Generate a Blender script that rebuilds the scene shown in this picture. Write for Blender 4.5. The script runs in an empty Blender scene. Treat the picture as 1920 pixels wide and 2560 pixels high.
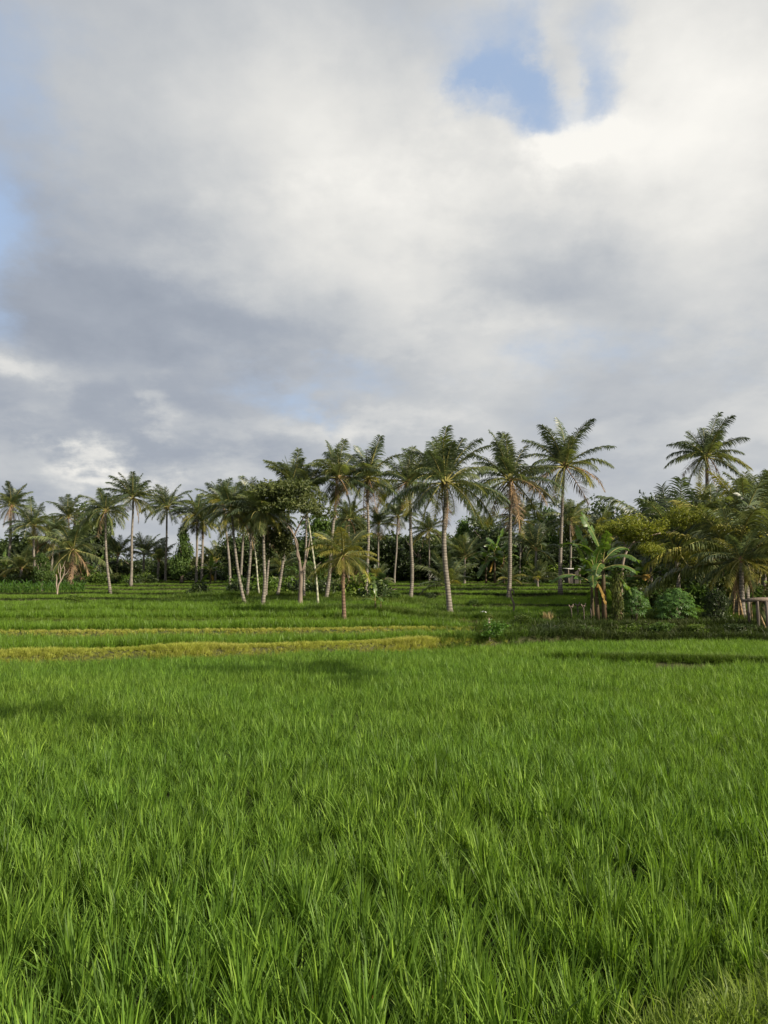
import bpy, math, random
import numpy as np
from mathutils import Vector, Matrix, Euler

# ------------------------------------------------------------------ camera
SC = bpy.context.scene
COL = SC.collection
F = 1900.0            # focal length in pixels of the 1920 x 2560 photograph
PITCH = math.radians(6.0)
HC = 2.25
cam_d = bpy.data.cameras.new('camera')
cam = bpy.data.objects.new('camera', cam_d)
COL.objects.link(cam)
cam.location = (0, 0, HC)
cam.rotation_euler = (math.radians(90) + PITCH, 0, 0)
cam_d.sensor_fit = 'VERTICAL'
cam_d.sensor_height = 24.0
cam_d.lens = 24.0 * F / 2560.0
cam_d.clip_start = 0.05
cam_d.clip_end = 5000
SC.camera = cam

# ------------------------------------------------------------------ sun, exposure
SUN_AZ = 122.0         # clockwise from the view direction
SUN_EL = 28.0
SKY_STRENGTH = 0.1
az, el = math.radians(SUN_AZ), math.radians(SUN_EL)
to_sun = Vector((math.sin(az) * math.cos(el), math.cos(az) * math.cos(el), math.sin(el)))
sun_d = bpy.data.lights.new('sun', 'SUN')
sun_d.energy = 5.0
sun_d.angle = math.radians(0.6)
sun_d.color = (1.0, 0.89, 0.71)
sun = bpy.data.objects.new('sun', sun_d)
COL.objects.link(sun)
sun.rotation_euler = to_sun.to_track_quat('Z', 'Y').to_euler()
sun.location = to_sun * 60
SC.view_settings.view_transform = 'Standard'
SC.view_settings.look = 'None'
SC.view_settings.gamma = 1.0
SC.view_settings.use_curve_mapping = False
SC.view_settings.exposure = 0.62


def pix_dir(px, py):
    u, v = (px - 960.0) / F, (1280.0 - py) / F
    c, s = math.cos(PITCH), math.sin(PITCH)
    return Vector((u, c - v * s, s + v * c))


def at(px, py, Y):
    d = pix_dir(px, py)
    t = Y / d.y
    return Vector((d.x * t, Y, HC + d.z * t))


# ------------------------------------------------------------------ world: sky with broken cloud
def make_world():
    w = bpy.data.worlds.new('World')
    SC.world = w
    w.use_nodes = True
    nt = w.node_tree
    nt.nodes.clear()
    N, L = nt.nodes.new, nt.links.new

    def put(sock, v):
        if isinstance(v, bpy.types.NodeSocket):
            L(v, sock)
        else:
            sock.default_value = v

    def M(op, a, b=0.0, c=None, clamp=False):
        n = N('ShaderNodeMath'); n.operation = op; n.use_clamp = clamp
        put(n.inputs[0], a); put(n.inputs[1], b)
        if c is not None: put(n.inputs[2], c)
        return n.outputs[0]

    def V(op, a, b=(0, 0, 0), out=0):
        n = N('ShaderNodeVectorMath'); n.operation = op
        put(n.inputs[0], a)
        if op == 'SCALE':
            put(n.inputs[3], b)
        else:
            put(n.inputs[1], b)
        return n.outputs[out]

    def noise(vec, scale, detail=5.0, rough=0.55, col=False):
        n = N('ShaderNodeTexNoise')
        L(vec, n.inputs['Vector'])
        n.inputs['Scale'].default_value = scale
        n.inputs['Detail'].default_value = detail
        n.inputs['Roughness'].default_value = rough
        return n.outputs['Color' if col else 'Fac']

    tc = N('ShaderNodeTexCoord')
    d = V('NORMALIZE', tc.outputs['Generated'])
    sky = N('ShaderNodeTexSky')
    sky.sky_type = 'NISHITA'
    sky.sun_disc = False
    sky.sun_elevation = el
    sky.sun_rotation = az
    sky.air_density = 1.0
    sky.dust_density = 1.0
    # cloud-layer coordinates: a flat layer seen in perspective
    sep = N('ShaderNodeSeparateXYZ'); L(d, sep.inputs[0])
    zz = M('ADD', M('MAXIMUM', sep.outputs[2], 0.0), 0.28)
    layer = V('DIVIDE', d, None or (1, 1, 1))
    cmb = N('ShaderNodeCombineXYZ')
    L(M('DIVIDE', sep.outputs[0], zz), cmb.inputs[0])
    L(M('DIVIDE', sep.outputs[1], zz), cmb.inputs[1])
    lay = cmb.outputs[0]
    # ragged edges: the direction is displaced by turbulence before the cloud masses are read
    w1 = V('SCALE', V('SUBTRACT', noise(lay, 1.9, 8.0, 0.6, True), (0.5, 0.5, 0.5)), 0.24)
    w2 = V('SCALE', V('SUBTRACT', noise(d, 7.0, 8.0, 0.62, True), (0.5, 0.5, 0.5)), 0.11)
    dw = V('ADD', d, V('ADD', w1, w2))

    def blob(x, y, rx, ry, amp):
        k = 1920.0 / 1659.0
        c = pix_dir(x * k, y * k).normalized()
        u = Vector((0, 0, 1)).cross(c).normalized()
        v = c.cross(u)
        a = M('DIVIDE', V('DOT_PRODUCT', dw, tuple(u), 1), rx * k / F)
        b = M('DIVIDE', M('SUBTRACT', V('DOT_PRODUCT', dw, tuple(v), 1), 0.0), ry * k / F)
        q = M('ADD', M('MULTIPLY', a, a), M('MULTIPLY', b, b))
        return M('MULTIPLY', M('EXPONENT', M('MULTIPLY', q, -1.0)), amp)

    def total(base, items):
        acc = base
        for it in items:
            acc = M('ADD', acc, blob(*it))
        return acc

    n_big = M('SUBTRACT', noise(lay, 1.3, 7.0, 0.52), 0.5)
    n_fine = M('SUBTRACT', noise(lay, 4.0, 7.0, 0.6), 0.5)
    cover = M('ADD', 1.10, M('ADD', M('MULTIPLY', n_big, 0.8), M('MULTIPLY', n_fine, 1.4)))
    # relief: each billow is brighter on the side turned to the sun
    la = noise(lay, 1.7, 9.0, 0.55)
    lb = noise(V('ADD', lay, (0.10, -0.06, 0.0)), 1.7, 9.0, 0.55)
    relief = M('SUBTRACT', la, lb)
    cover = total(cover, [
        (1005, 195, 70, 62, -0.75), (1085, 215, 88, 72, -0.72), (1112, 290, 64, 42, -0.62), (1245, 225, 66, 60, -0.78), (1290, 110, 60, 110, -0.30), (1100, 70, 60, 100, -0.40), (0, 130, 170, 170, -0.78), (30, 470, 130, 80, -0.62), (690, 825, 200, 50, -0.6),
        (1290, 40, 130, 70, -0.5), (1330, 790, 240, 60, -0.42), (0, 640, 110, 170, -0.55), (950, 40, 140, 60, -0.35), (1640, 800, 120, 60, -0.2),
        (1165, 130, 42, 90, 0.42), (1060, 255, 30, 24, 0.40), (1015, 235, 26, 16, 0.30), (1205, 200, 24, 30, 0.35), (560, 500, 400, 300, 0.3), (1500, 300, 280, 300, 0.35), (300, 950, 350, 60, 0.2)])
    shade = M('ADD', 0.48, M('ADD', M('ADD', M('MULTIPLY', n_big, 0.40), M('MULTIPLY', n_fine, 0.06)), M('MULTIPLY', relief, 0.62)))
    shade = total(shade, [
        (620, 230, 330, 210, 0.34), (780, 320, 190, 130, 0.12), (1460, 150, 260, 260, 0.33), (1200, 335, 110, 65, 0.42),
        (1500, 430, 300, 200, 0.30), (900, 560, 220, 150, 0.18), (210, 1010, 60, 28, 0.42), (335, 1035, 50, 30, 0.36),
        (55, 835, 100, 32, 0.30), (330, 905, 40, 30, 0.25), (1050, 780, 260, 130, 0.20), (1560, 700, 200, 120, 0.15),
        (760, 905, 160, 26, 0.18),
        (230, 690, 330, 110, -0.17), (90, 580, 220, 220, -0.08), (200, 930, 380, 70, -0.18), (1150, 620, 160, 75, -0.16),
        (50, 350, 150, 150, -0.08), (520, 985, 200, 40, -0.12), (1000, 1020, 900, 90, 0.10), (520, 690, 200, 70, -0.12)])
    puff = N('ShaderNodeMapRange'); puff.interpolation_type = 'SMOOTHSTEP'
    L(noise(V('ADD', lay, (3.7, 1.9, 0.0)), 2.0, 10.0, 0.57), puff.inputs[0])
    puff.inputs[1].default_value = 0.50; puff.inputs[2].default_value = 0.60
    shade = M('ADD', shade, M('MULTIPLY', M('SUBTRACT', puff.outputs[0], 0.45), 0.10))
    ramp = N('ShaderNodeValToRGB')
    L(M('MAXIMUM', M('MINIMUM', shade, 1.0), 0.0), ramp.inputs[0])
    e = ramp.color_ramp.elements
    e[0].position = 0.0; e[0].color = (0.23, 0.265, 0.335, 1)
    e[1].position = 1.0; e[1].color = (0.92, 0.90, 0.85, 1)
    for p, c in ((0.3, (0.36, 0.395, 0.455, 1)), (0.55, (0.53, 0.55, 0.57, 1)), (0.8, (0.74, 0.735, 0.71, 1))):
        m = e.new(p); m.color = c
    cloud = V('SCALE', ramp.outputs[0], 0.68 / SKY_STRENGTH)
    blue = V('ADD', V('SCALE', sky.outputs[0], 0.30), (2.1, 2.7, 3.7))
    mix = N('ShaderNodeMix'); mix.data_type = 'RGBA'
    cov = N('ShaderNodeMapRange'); cov.interpolation_type = 'SMOOTHSTEP'
    L(cover, cov.inputs[0])
    cov.inputs[1].default_value = 0.0; cov.inputs[2].default_value = 1.0
    L(cov.outputs[0], mix.inputs[0])
    L(blue, mix.inputs[6]); L(cloud, mix.inputs[7])
    bg = N('ShaderNodeBackground')
    L(mix.outputs[2], bg.inputs[0])
    bg.inputs[1].default_value = SKY_STRENGTH
    out = N('ShaderNodeOutputWorld')
    L(bg.outputs[0], out.inputs[0])
    w.cycles.sampling_method = 'MANUAL'
    w.cycles.sample_map_resolution = 512


make_world()
SC.cycles.max_bounces = 6
SC.cycles.diffuse_bounces = 3
SC.cycles.transmission_bounces = 4
SC.cycles.transparent_max_bounces = 4

# ------------------------------------------------------------------ materials
def new_mat(name):
    m = bpy.data.materials.new(name)
    m.use_nodes = True
    m.node_tree.nodes.clear()
    return m


def leaf_mat(name, col, trans=None, tmix=0.35, rough=0.45, var=0.35, spec=0.35, patch=0.0, col2=None, obj_var=0.25, dry=0.0):
    """Thin leaf: glossy-diffuse front plus light let through. Colour varies leaf by leaf and plant by plant."""
    m = new_mat(name); nt = m.node_tree; N, L = nt.nodes.new, nt.links.new
    trans = trans or tuple(min(1, c * 1.5) for c in col)
    col2 = col2 or tuple(c * 1.5 for c in col)
    geo = N('ShaderNodeNewGeometry'); oi = N('ShaderNodeObjectInfo')

    def math_(op, a, b):
        n = N('ShaderNodeMath'); n.operation = op
        for s, v in ((n.inputs[0], a), (n.inputs[1], b)):
            if isinstance(v, float): s.default_value = v
            else: L(v, s)
        return n.outputs[0]
    val = math_('ADD', 1.0 - var, math_('MULTIPLY', geo.outputs['Random Per Island'], 2 * var))
    val = math_('MULTIPLY', val, math_('ADD', 1.0 - obj_var, math_('MULTIPLY', oi.outputs['Random'], 2 * obj_var)))
    rnd = geo.outputs['Random Per Island']
    hue = math_('MULTIPLY', math_('POWER', geo.outputs['Random Per Island'], 2.0), 0.7)
    if patch > 0:
        no = N('ShaderNodeTexNoise'); no.inputs['Scale'].default_value = 0.22; no.inputs['Detail'].default_value = 4
        L(geo.outputs['Position'], no.inputs['Vector'])
        mr = N('ShaderNodeMapRange'); L(no.outputs['Fac'], mr.inputs[0])
        mr.inputs[1].default_value = 0.3; mr.inputs[2].default_value = 0.7
        mr.inputs[3].default_value = -patch; mr.inputs[4].default_value = patch
        hue = math_('ADD', hue, mr.outputs[0])
        hn = N('ShaderNodeClamp'); L(hue, hn.inputs[0]); hue = hn.outputs[0]
    mx = N('ShaderNodeMix'); mx.data_type = 'RGBA'
    L(hue, mx.inputs[0]); mx.inputs[6].default_value = (*col, 1); mx.inputs[7].default_value = (*col2, 1)
    colour = mx.outputs[2]
    if dry > 0:
        m3 = N('ShaderNodeMix'); m3.data_type = 'RGBA'
        L(math_('GREATER_THAN', rnd, 1.0 - dry), m3.inputs[0]); L(colour, m3.inputs[6]); m3.inputs[7].default_value = (0.24, 0.19, 0.08, 1)
        colour = m3.outputs[2]
    sc = N('ShaderNodeVectorMath'); sc.operation = 'SCALE'
    L(colour, sc.inputs[0]); L(val, sc.inputs[3])
    p = N('ShaderNodeBsdfPrincipled')
    L(sc.outputs[0], p.inputs['Base Color'])
    p.inputs['Roughness'].default_value = rough
    p.inputs['Specular IOR Level'].default_value = spec
    t = N('ShaderNodeBsdfTranslucent')
    ts = N('ShaderNodeVectorMath'); ts.operation = 'SCALE'
    ts.inputs[0].default_value = trans; L(val, ts.inputs[3]); L(ts.outputs[0], t.inputs[0])
    ms = N('ShaderNodeMixShader'); ms.inputs[0].default_value = tmix
    L(p.outputs[0], ms.inputs[1]); L(t.outputs[0], ms.inputs[2])
    o = N('ShaderNodeOutputMaterial'); L(ms.outputs[0], o.inputs[0])
    return m


def rough_mat(name, c1, c2, scale=6.0, rough=0.9, bump=0.4, rings=0.0, stretch=(1, 1, 1), detail=6.0):
    """Bark, earth, timber: two colours broken by noise, optional rings round a stem, fine relief."""
    m = new_mat(name); nt = m.node_tree; N, L = nt.nodes.new, nt.links.new
    tc = N('ShaderNodeTexCoord'); mp = N('ShaderNodeMapping')
    mp.inputs['Scale'].default_value = stretch
    L(tc.outputs['Object'], mp.inputs[0])
    no = N('ShaderNodeTexNoise'); no.inputs['Scale'].default_value = scale; no.inputs['Detail'].default_value = detail
    L(mp.outputs[0], no.inputs['Vector'])
    mr = N('ShaderNodeMapRange'); L(no.outputs['Fac'], mr.inputs[0])
    mr.inputs[1].default_value = 0.32; mr.inputs[2].default_value = 0.68
    fac = mr.outputs[0]
    mx = N('ShaderNodeMix'); mx.data_type = 'RGBA'
    L(fac, mx.inputs[0]); mx.inputs[6].default_value = (*c1, 1); mx.inputs[7].default_value = (*c2, 1)
    col = mx.outputs[2]
    hgt = no.outputs['Fac']
    if rings > 0:
        wv = N('ShaderNodeTexWave'); wv.bands_direction = 'Z'; wv.inputs['Scale'].default_value = rings
        wv.inputs['Distortion'].default_value = 1.2; wv.inputs['Detail'].default_value = 3
        L(tc.outputs['Object'], wv.inputs['Vector'])
        m2 = N('ShaderNodeMix'); m2.data_type = 'RGBA'; m2.blend_type = 'MULTIPLY'; m2.inputs[0].default_value = 0.45
        L(col, m2.inputs[6]); L(wv.outputs['Color'], m2.inputs[7]); col = m2.outputs[2]
    p = N('ShaderNodeBsdfPrincipled'); L(col, p.inputs['Base Color'])
    p.inputs['Roughness'].default_value = rough; p.inputs['Specular IOR Level'].default_value = 0.2
    b = N('ShaderNodeBump'); b.inputs['Strength'].default_value = bump; b.inputs['Distance'].default_value = 0.03
    L(hgt, b.inputs['Height']); L(b.outputs[0], p.inputs['Normal'])
    o = N('ShaderNodeOutputMaterial'); L(p.outputs[0], o.inputs[0])
    return m


MAT = {}
MAT['rice'] = leaf_mat('rice_leaf', (0.098, 0.192, 0.026), (0.19, 0.335, 0.020), 0.36, 0.5, 0.45, 0.20, 0.30, (0.185, 0.265, 0.036), 0.2, dry=0.008)
MAT['rice_far'] = leaf_mat('rice_leaf_far', (0.108, 0.19, 0.022), (0.20, 0.33, 0.02), 0.42, 0.45, 0.3, 0.3, 0.3, (0.135, 0.23, 0.024), 0.18)
MAT['dark_rice'] = leaf_mat('old_rice_leaf', (0.115, 0.195, 0.024), (0.21, 0.34, 0.02), 0.4, 0.5, 0.3, 0.25, 0.3, (0.11, 0.16, 0.025), 0.2)
MAT['bund_grass'] = leaf_mat('bund_grass', (0.125, 0.195, 0.028), (0.24, 0.36, 0.03), 0.4, 0.5, 0.4, 0.25, 0.3, (0.21, 0.25, 0.05), 0.2)
MAT['dry_grass'] = leaf_mat('drying_grass', (0.36, 0.40, 0.08), (0.58, 0.62, 0.08), 0.38, 0.55, 0.3, 0.2, 0.45, (0.48, 0.42, 0.16), 0.25)
MAT['weed'] = leaf_mat('weed_leaf', (0.075, 0.13, 0.02), (0.13, 0.23, 0.02), 0.35, 0.5, 0.35, 0.25, 0.4, (0.14, 0.17, 0.03), 0.3)
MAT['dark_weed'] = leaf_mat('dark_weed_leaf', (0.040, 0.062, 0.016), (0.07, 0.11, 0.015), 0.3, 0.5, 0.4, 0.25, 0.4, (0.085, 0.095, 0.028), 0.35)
MAT['corn'] = leaf_mat('corn_leaf', (0.06, 0.13, 0.022), (0.11, 0.24, 0.02), 0.35, 0.45, 0.25, 0.3, 0, (0.09, 0.17, 0.02), 0.2)
MAT['frond'] = leaf_mat('palm_leaflet', (0.056, 0.084, 0.038), (0.12, 0.16, 0.04), 0.28, 0.40, 0.35, 0.6, 0, (0.090, 0.118, 0.046), 0.25)
MAT['frond_light'] = leaf_mat('pale_palm_leaflet', (0.100, 0.132, 0.052), (0.20, 0.24, 0.045), 0.32, 0.40, 0.3, 0.55, 0, (0.170, 0.185, 0.058), 0.25)
MAT['frond_yellow'] = leaf_mat('yellow_palm_leaflet', (0.19, 0.20, 0.045), (0.34, 0.33, 0.04), 0.3, 0.45, 0.25, 0.4, 0, (0.32, 0.25, 0.055), 0.25)
MAT['frond_dead'] = leaf_mat('dead_palm_leaflet', (0.20, 0.15, 0.10), (0.23, 0.165, 0.09), 0.25, 0.7, 0.35, 0.15, 0, (0.31, 0.205, 0.10), 0.3)
MAT['rachis'] = rough_mat('frond_stalk', (0.20, 0.20, 0.06), (0.30, 0.26, 0.09), 8, 0.5, 0.1)
MAT['rachis_dead'] = rough_mat('dead_frond_stalk', (0.26, 0.16, 0.08), (0.36, 0.24, 0.13), 8, 0.8, 0.2)
MAT['trunk'] = rough_mat('palm_bark', (0.165, 0.145, 0.12), (0.30, 0.265, 0.225), 5.0, 0.9, 0.6, 2.2)
MAT['trunk_dark'] = rough_mat('dark_palm_bark', (0.13, 0.085, 0.06), (0.24, 0.16, 0.11), 5.0, 0.9, 0.8, 2.4)
MAT['areca'] = rough_mat('areca_bark', (0.36, 0.37, 0.25), (0.48, 0.46, 0.36), 4.0, 0.8, 0.3, 1.2)
MAT['bark'] = rough_mat('tree_bark', (0.12, 0.095, 0.075), (0.25, 0.20, 0.16), 7.0, 0.95, 0.9, 0, (1, 1, 0.3))
MAT['pale_bark'] = rough_mat('pale_tree_bark', (0.20, 0.155, 0.12), (0.38, 0.31, 0.25), 7.0, 0.9, 0.7, 0, (1, 1, 0.4))
MAT['coconut'] = rough_mat('coconut_husk', (0.16, 0.15, 0.04), (0.28, 0.20, 0.07), 4.0, 0.6, 0.1)
MAT['husk'] = rough_mat('crown_fibre', (0.16, 0.085, 0.05), (0.30, 0.18, 0.11), 14.0, 0.95, 0.9)
MAT['tree_a'] = leaf_mat('dark_tree_leaf', (0.034, 0.056, 0.016), (0.06, 0.10, 0.015), 0.25, 0.45, 0.4, 0.35, 0, (0.065, 0.09, 0.02), 0.25)
MAT['tree_b'] = leaf_mat('green_tree_leaf', (0.06, 0.112, 0.024), (0.12, 0.21, 0.022), 0.3, 0.5, 0.4, 0.3, 0, (0.10, 0.14, 0.028), 0.25)
MAT['tree_c'] = leaf_mat('yellow_tree_leaf', (0.17, 0.22, 0.032), (0.34, 0.38, 0.03), 0.35, 0.5, 0.4, 0.3, 0, (0.26, 0.22, 0.035), 0.2)
MAT['tree_d'] = leaf_mat('olive_tree_leaf', (0.055, 0.078, 0.022), (0.12, 0.15, 0.022), 0.3, 0.5, 0.4, 0.3, 0, (0.11, 0.115, 0.03), 0.2)
MAT['banana'] = leaf_mat('banana_leaf', (0.065, 0.125, 0.025), (0.16, 0.27, 0.025), 0.35, 0.35, 0.12, 0.5, 0, (0.09, 0.15, 0.03), 0.25)
MAT['banana_old'] = leaf_mat('old_banana_leaf', (0.30, 0.19, 0.04), (0.38, 0.22, 0.03), 0.3, 0.6, 0.2, 0.2, 0, (0.34, 0.2, 0.05), 0.25)
MAT['banana_stem'] = rough_mat('banana_stem', (0.05, 0.05, 0.025), (0.11, 0.065, 0.04), 5.0, 0.7, 0.4, 0, (2, 2, 0.25))
MAT['cassava'] = leaf_mat('cassava_leaf', (0.075, 0.155, 0.040), (0.13, 0.25, 0.035), 0.3, 0.45, 0.3, 0.35, 0, (0.10, 0.19, 0.04), 0.2)
MAT['shrub'] = leaf_mat('dark_shrub_leaf', (0.030, 0.050, 0.016), (0.06, 0.10, 0.018), 0.25, 0.45, 0.4, 0.35, 0, (0.07, 0.095, 0.025), 0.2)
MAT['ivy'] = leaf_mat('ivy_leaf', (0.09, 0.125, 0.03), (0.18, 0.22, 0.03), 0.3, 0.5, 0.4, 0.3, 0, (0.19, 0.19, 0.05), 0.2)
MAT['earth'] = rough_mat('bank_earth', (0.075, 0.055, 0.038), (0.14, 0.105, 0.065), 2.5, 0.95, 0.9)
MAT['timber'] = rough_mat('weathered_timber', (0.07, 0.058, 0.048), (0.16, 0.135, 0.11), 6.0, 0.9, 0.6, 0, (3, 3, 0.4))
MAT['bamboo'] = rough_mat('bamboo_pole', (0.34, 0.23, 0.11), (0.48, 0.34, 0.18), 5.0, 0.6, 0.3, 1.5)
MAT['plastic'] = rough_mat('white_plastic', (0.72, 0.72, 0.70), (0.80, 0.80, 0.78), 8, 0.4, 0.2)
MAT['roof'] = rough_mat('pale_roof_sheet', (0.55, 0.53, 0.50), (0.66, 0.64, 0.60), 5, 0.6, 0.2)
MAT['dark_wall'] = rough_mat('dark_board_wall', (0.05, 0.045, 0.04), (0.09, 0.08, 0.07), 5, 0.9, 0.3)
MAT['straw'] = leaf_mat('straw', (0.32, 0.25, 0.12), (0.36, 0.28, 0.12), 0.25, 0.7, 0.3, 0.15, 0, (0.42, 0.34, 0.18), 0.2)
MAT['red_leaf'] = leaf_mat('red_leaf', (0.26, 0.08, 0.03), (0.40, 0.11, 0.02), 0.3, 0.6, 0.3, 0.2, 0, (0.34, 0.14, 0.04), 0.2)
MAT['petal'] = leaf_mat('pink_petal', (0.62, 0.22, 0.34), (0.7, 0.25, 0.36), 0.3, 0.6, 0.2, 0.2, 0, (0.74, 0.36, 0.46), 0.1)
MAT['path'] = rough_mat('stony_path', (0.20, 0.17, 0.15), (0.34, 0.29, 0.26), 7, 0.95, 0.7)


def ground_mat():
    m = new_mat('paddy_ground'); nt = m.node_tree; N, L = nt.nodes.new, nt.links.new
    geo = N('ShaderNodeNewGeometry')
    no = N('ShaderNodeTexNoise'); no.inputs['Scale'].default_value = 1.3; no.inputs['Detail'].default_value = 8
    L(geo.outputs['Position'], no.inputs['Vector'])
    rp = N('ShaderNodeValToRGB'); L(no.outputs['Fac'], rp.inputs[0])
    e = rp.color_ramp.elements
    e[0].position = 0.35; e[0].color = (0.035, 0.040, 0.016, 1)
    e[1].position = 0.68; e[1].color = (0.085, 0.085, 0.035, 1)
    p = N('ShaderNodeBsdfPrincipled'); L(rp.outputs[0], p.inputs['Base Color'])
    p.inputs['Roughness'].default_value = 0.9; p.inputs['Specular IOR Level'].default_value = 0.2
    b = N('ShaderNodeBump'); b.inputs['Strength'].default_value = 0.8; b.inputs['Distance'].default_value = 0.08
    L(no.outputs['Fac'], b.inputs['Height']); L(b.outputs[0], p.inputs['Normal'])
    o = N('ShaderNodeOutputMaterial'); L(p.outputs[0], o.inputs[0])
    return m


MAT['ground'] = ground_mat()


# ------------------------------------------------------------------ object helpers
class MB:
    """Collects faces for one mesh."""
    def __init__(self):
        self.v, self.f, self.m = [], [], []

    def add(self, vs, fs, mi=0):
        o = len(self.v)
        self.v.extend([tuple(p) for p in vs])
        self.f.extend([tuple(i + o for i in f) for f in fs])
        self.m.extend([mi] * len(fs))

    def tube(self, pts, rads, n=8, mi=0, cap=True):
        pts = [Vector(p) for p in pts]
        vs, fs = [], []
        up = Vector((0.31, 0.95, 0.05))
        for i, p in enumerate(pts):
            t = (pts[min(i + 1, len(pts) - 1)] - pts[max(i - 1, 0)]).normalized()
            a = t.cross(up)
            if a.length < 1e-3: a = t.cross(Vector((1, 0, 0)))
            a.normalize(); b = t.cross(a)
            for k in range(n):
                th = 2 * math.pi * k / n
                vs.append(p + (a * math.cos(th) + b * math.sin(th)) * rads[i])
        for i in range(len(pts) - 1):
            for k in range(n):
                fs.append((i * n + k, i * n + (k + 1) % n, (i + 1) * n + (k + 1) % n, (i + 1) * n + k))
        if cap:
            fs.append(tuple(range(n - 1, -1, -1)))
            fs.append(tuple((len(pts) - 1) * n + k for k in range(n)))
        self.add(vs, fs, mi)

    def box(self, lo, hi, mi=0):
        x0, y0, z0 = lo; x1, y1, z1 = hi
        self.add([(x0, y0, z0), (x1, y0, z0), (x1, y1, z0), (x0, y1, z0), (x0, y0, z1), (x1, y0, z1), (x1, y1, z1), (x0, y1, z1)],
                 [(0, 3, 2, 1), (4, 5, 6, 7), (0, 1, 5, 4), (1, 2, 6, 5), (2, 3, 7, 6), (3, 0, 4, 7)], mi)

    def mesh(self, name, mats, smooth=True):
        me = bpy.data.meshes.new(name)
        me.from_pydata(self.v, [], self.f)
        for m in mats: me.materials.append(m)
        if len(mats) > 1: me.polygons.foreach_set('material_index', self.m)
        if smooth: me.polygons.foreach_set('use_smooth', [True] * len(self.f))
        me.update()
        return me


def link(name, me, parent=None, loc=(0, 0, 0), rot=(0, 0, 0), scl=(1, 1, 1)):
    o = bpy.data.objects.new(name, me)
    COL.objects.link(o)
    if parent: o.parent = parent
    o.location = loc; o.rotation_euler = rot; o.scale = scl
    return o


def tag(o, label=None, cat=None, group=None, kind=None):
    if label: o['label'] = label
    if cat: o['category'] = cat
    if group: o['group'] = group
    if kind: o['kind'] = kind
    return o


def thing(name, loc, label, cat, group=None, rz=0.0):
    return tag(link(name, None, None, loc, (0, 0, rz)), label, cat, group)


# ------------------------------------------------------------------ terrain
DZ = [0.44, 0.36, 0.28, 0.22, 0.22, 0.26, 0.32, 0.36, 0.42, 0.46, 0.48]


def edges(x):
    """Front edges of the rice terraces behind the first field, as distances at each x."""
    x = np.asarray(x, float)
    wig = 0.22 * np.sin(x * 0.33 + 0.5) + 0.12 * np.sin(x * 0.9 + 2)
    e1 = np.where(x < 4, 26.6 + 0.42 * np.maximum(x, -14), np.minimum(28.28 + 0.42 * (x - 4), 30.4)) + wig * 0.5
    out = [e1]
    for i, (b, s) in enumerate([(29, .15), (31.6, .1), (34.6, .07), (39.5, .05), (47, .03), (57, .02), (68, 0), (80, 0), (93, 0), (107, 0)]):
        e = b + s * np.clip(x, -40, 40) + wig * (1 + 0.25 * i) + 0.5 * np.sin(x * 0.11 + i * 1.7)
        out.append(np.maximum(e, out[-1] + 1.0))
    return out


def sstep(t):
    t = np.clip(t, 0, 1)
    return t * t * (3 - 2 * t)


def ridge(x):
    return 23.9 - 0.42 * (x - 5.0) + 0.35 * np.sin(x * 0.8)


def ground(x, y):
    x = np.asarray(x, float); y = np.asarray(y, float)
    z = np.zeros(np.broadcast(x, y).shape)
    for e, dz in zip(edges(x), DZ):
        z = z + dz * sstep((y - e + 0.12) / 0.28) + 0.07 * np.exp(-((y - e - 0.25) / 0.22) ** 2)
    z = z - 0.42 * sstep((x + 1) / 5) * sstep((y - 29.5) / 3) * (1 - sstep((y - 46) / 14))
    # bund where the photographer stands, coming into view at the lower right
    nb = 3.45 + 0.62 * (x - 1.18)
    z = z + 0.30 * (1 - sstep((y - nb) / 0.35)) * sstep((x + 1.2) / 1.5) + 0.28 * (1 - sstep((y - 1.4) / 0.6)) * (1 - sstep((x + 1.2) / 1.5))
    z = z + 0.33 * (1 - sstep((y - 0.8) / 1.0))
    # low bund cutting across the first field at the right
    on = sstep((x - 4.2) / 1.5)
    z = z + on * (0.22 * np.exp(-((y - ridge(x)) / 0.32) ** 2) + 0.10 * sstep((y - ridge(x)) / 0.3) * (1 - sstep((y - 30.0) / 0.4)))
    z = z + 0.05 * np.sin(x * 0.7 + y * 0.3) * sstep((y - 31) / 4) * 0.6
    return z


def gz(x, y):
    return float(ground(np.array([x]), np.array([y]))[0])


def hit(px, py, y0=4.0, y1=118.0):
    """The point of the terrain seen at a pixel, marching away from the camera."""
    d = pix_dir(px, py)
    ys = np.linspace(y0, y1, 2400)
    t = ys / d.y
    zr = HC + d.z * t
    g = ground(d.x * t, ys)
    k = np.nonzero(zr <= g)[0]
    k = int(k[0]) if len(k) else len(ys) - 1
    return Vector((d.x * t[k], ys[k], g[k]))


def stand(px, py=None, Y=None):
    """Foot point: by the pixel it is seen at, or by column and distance."""
    if Y is None: return hit(px, py, 20.0)
    X = (px - 960) / F * Y
    return Vector((X, Y, gz(X, Y)))


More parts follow.
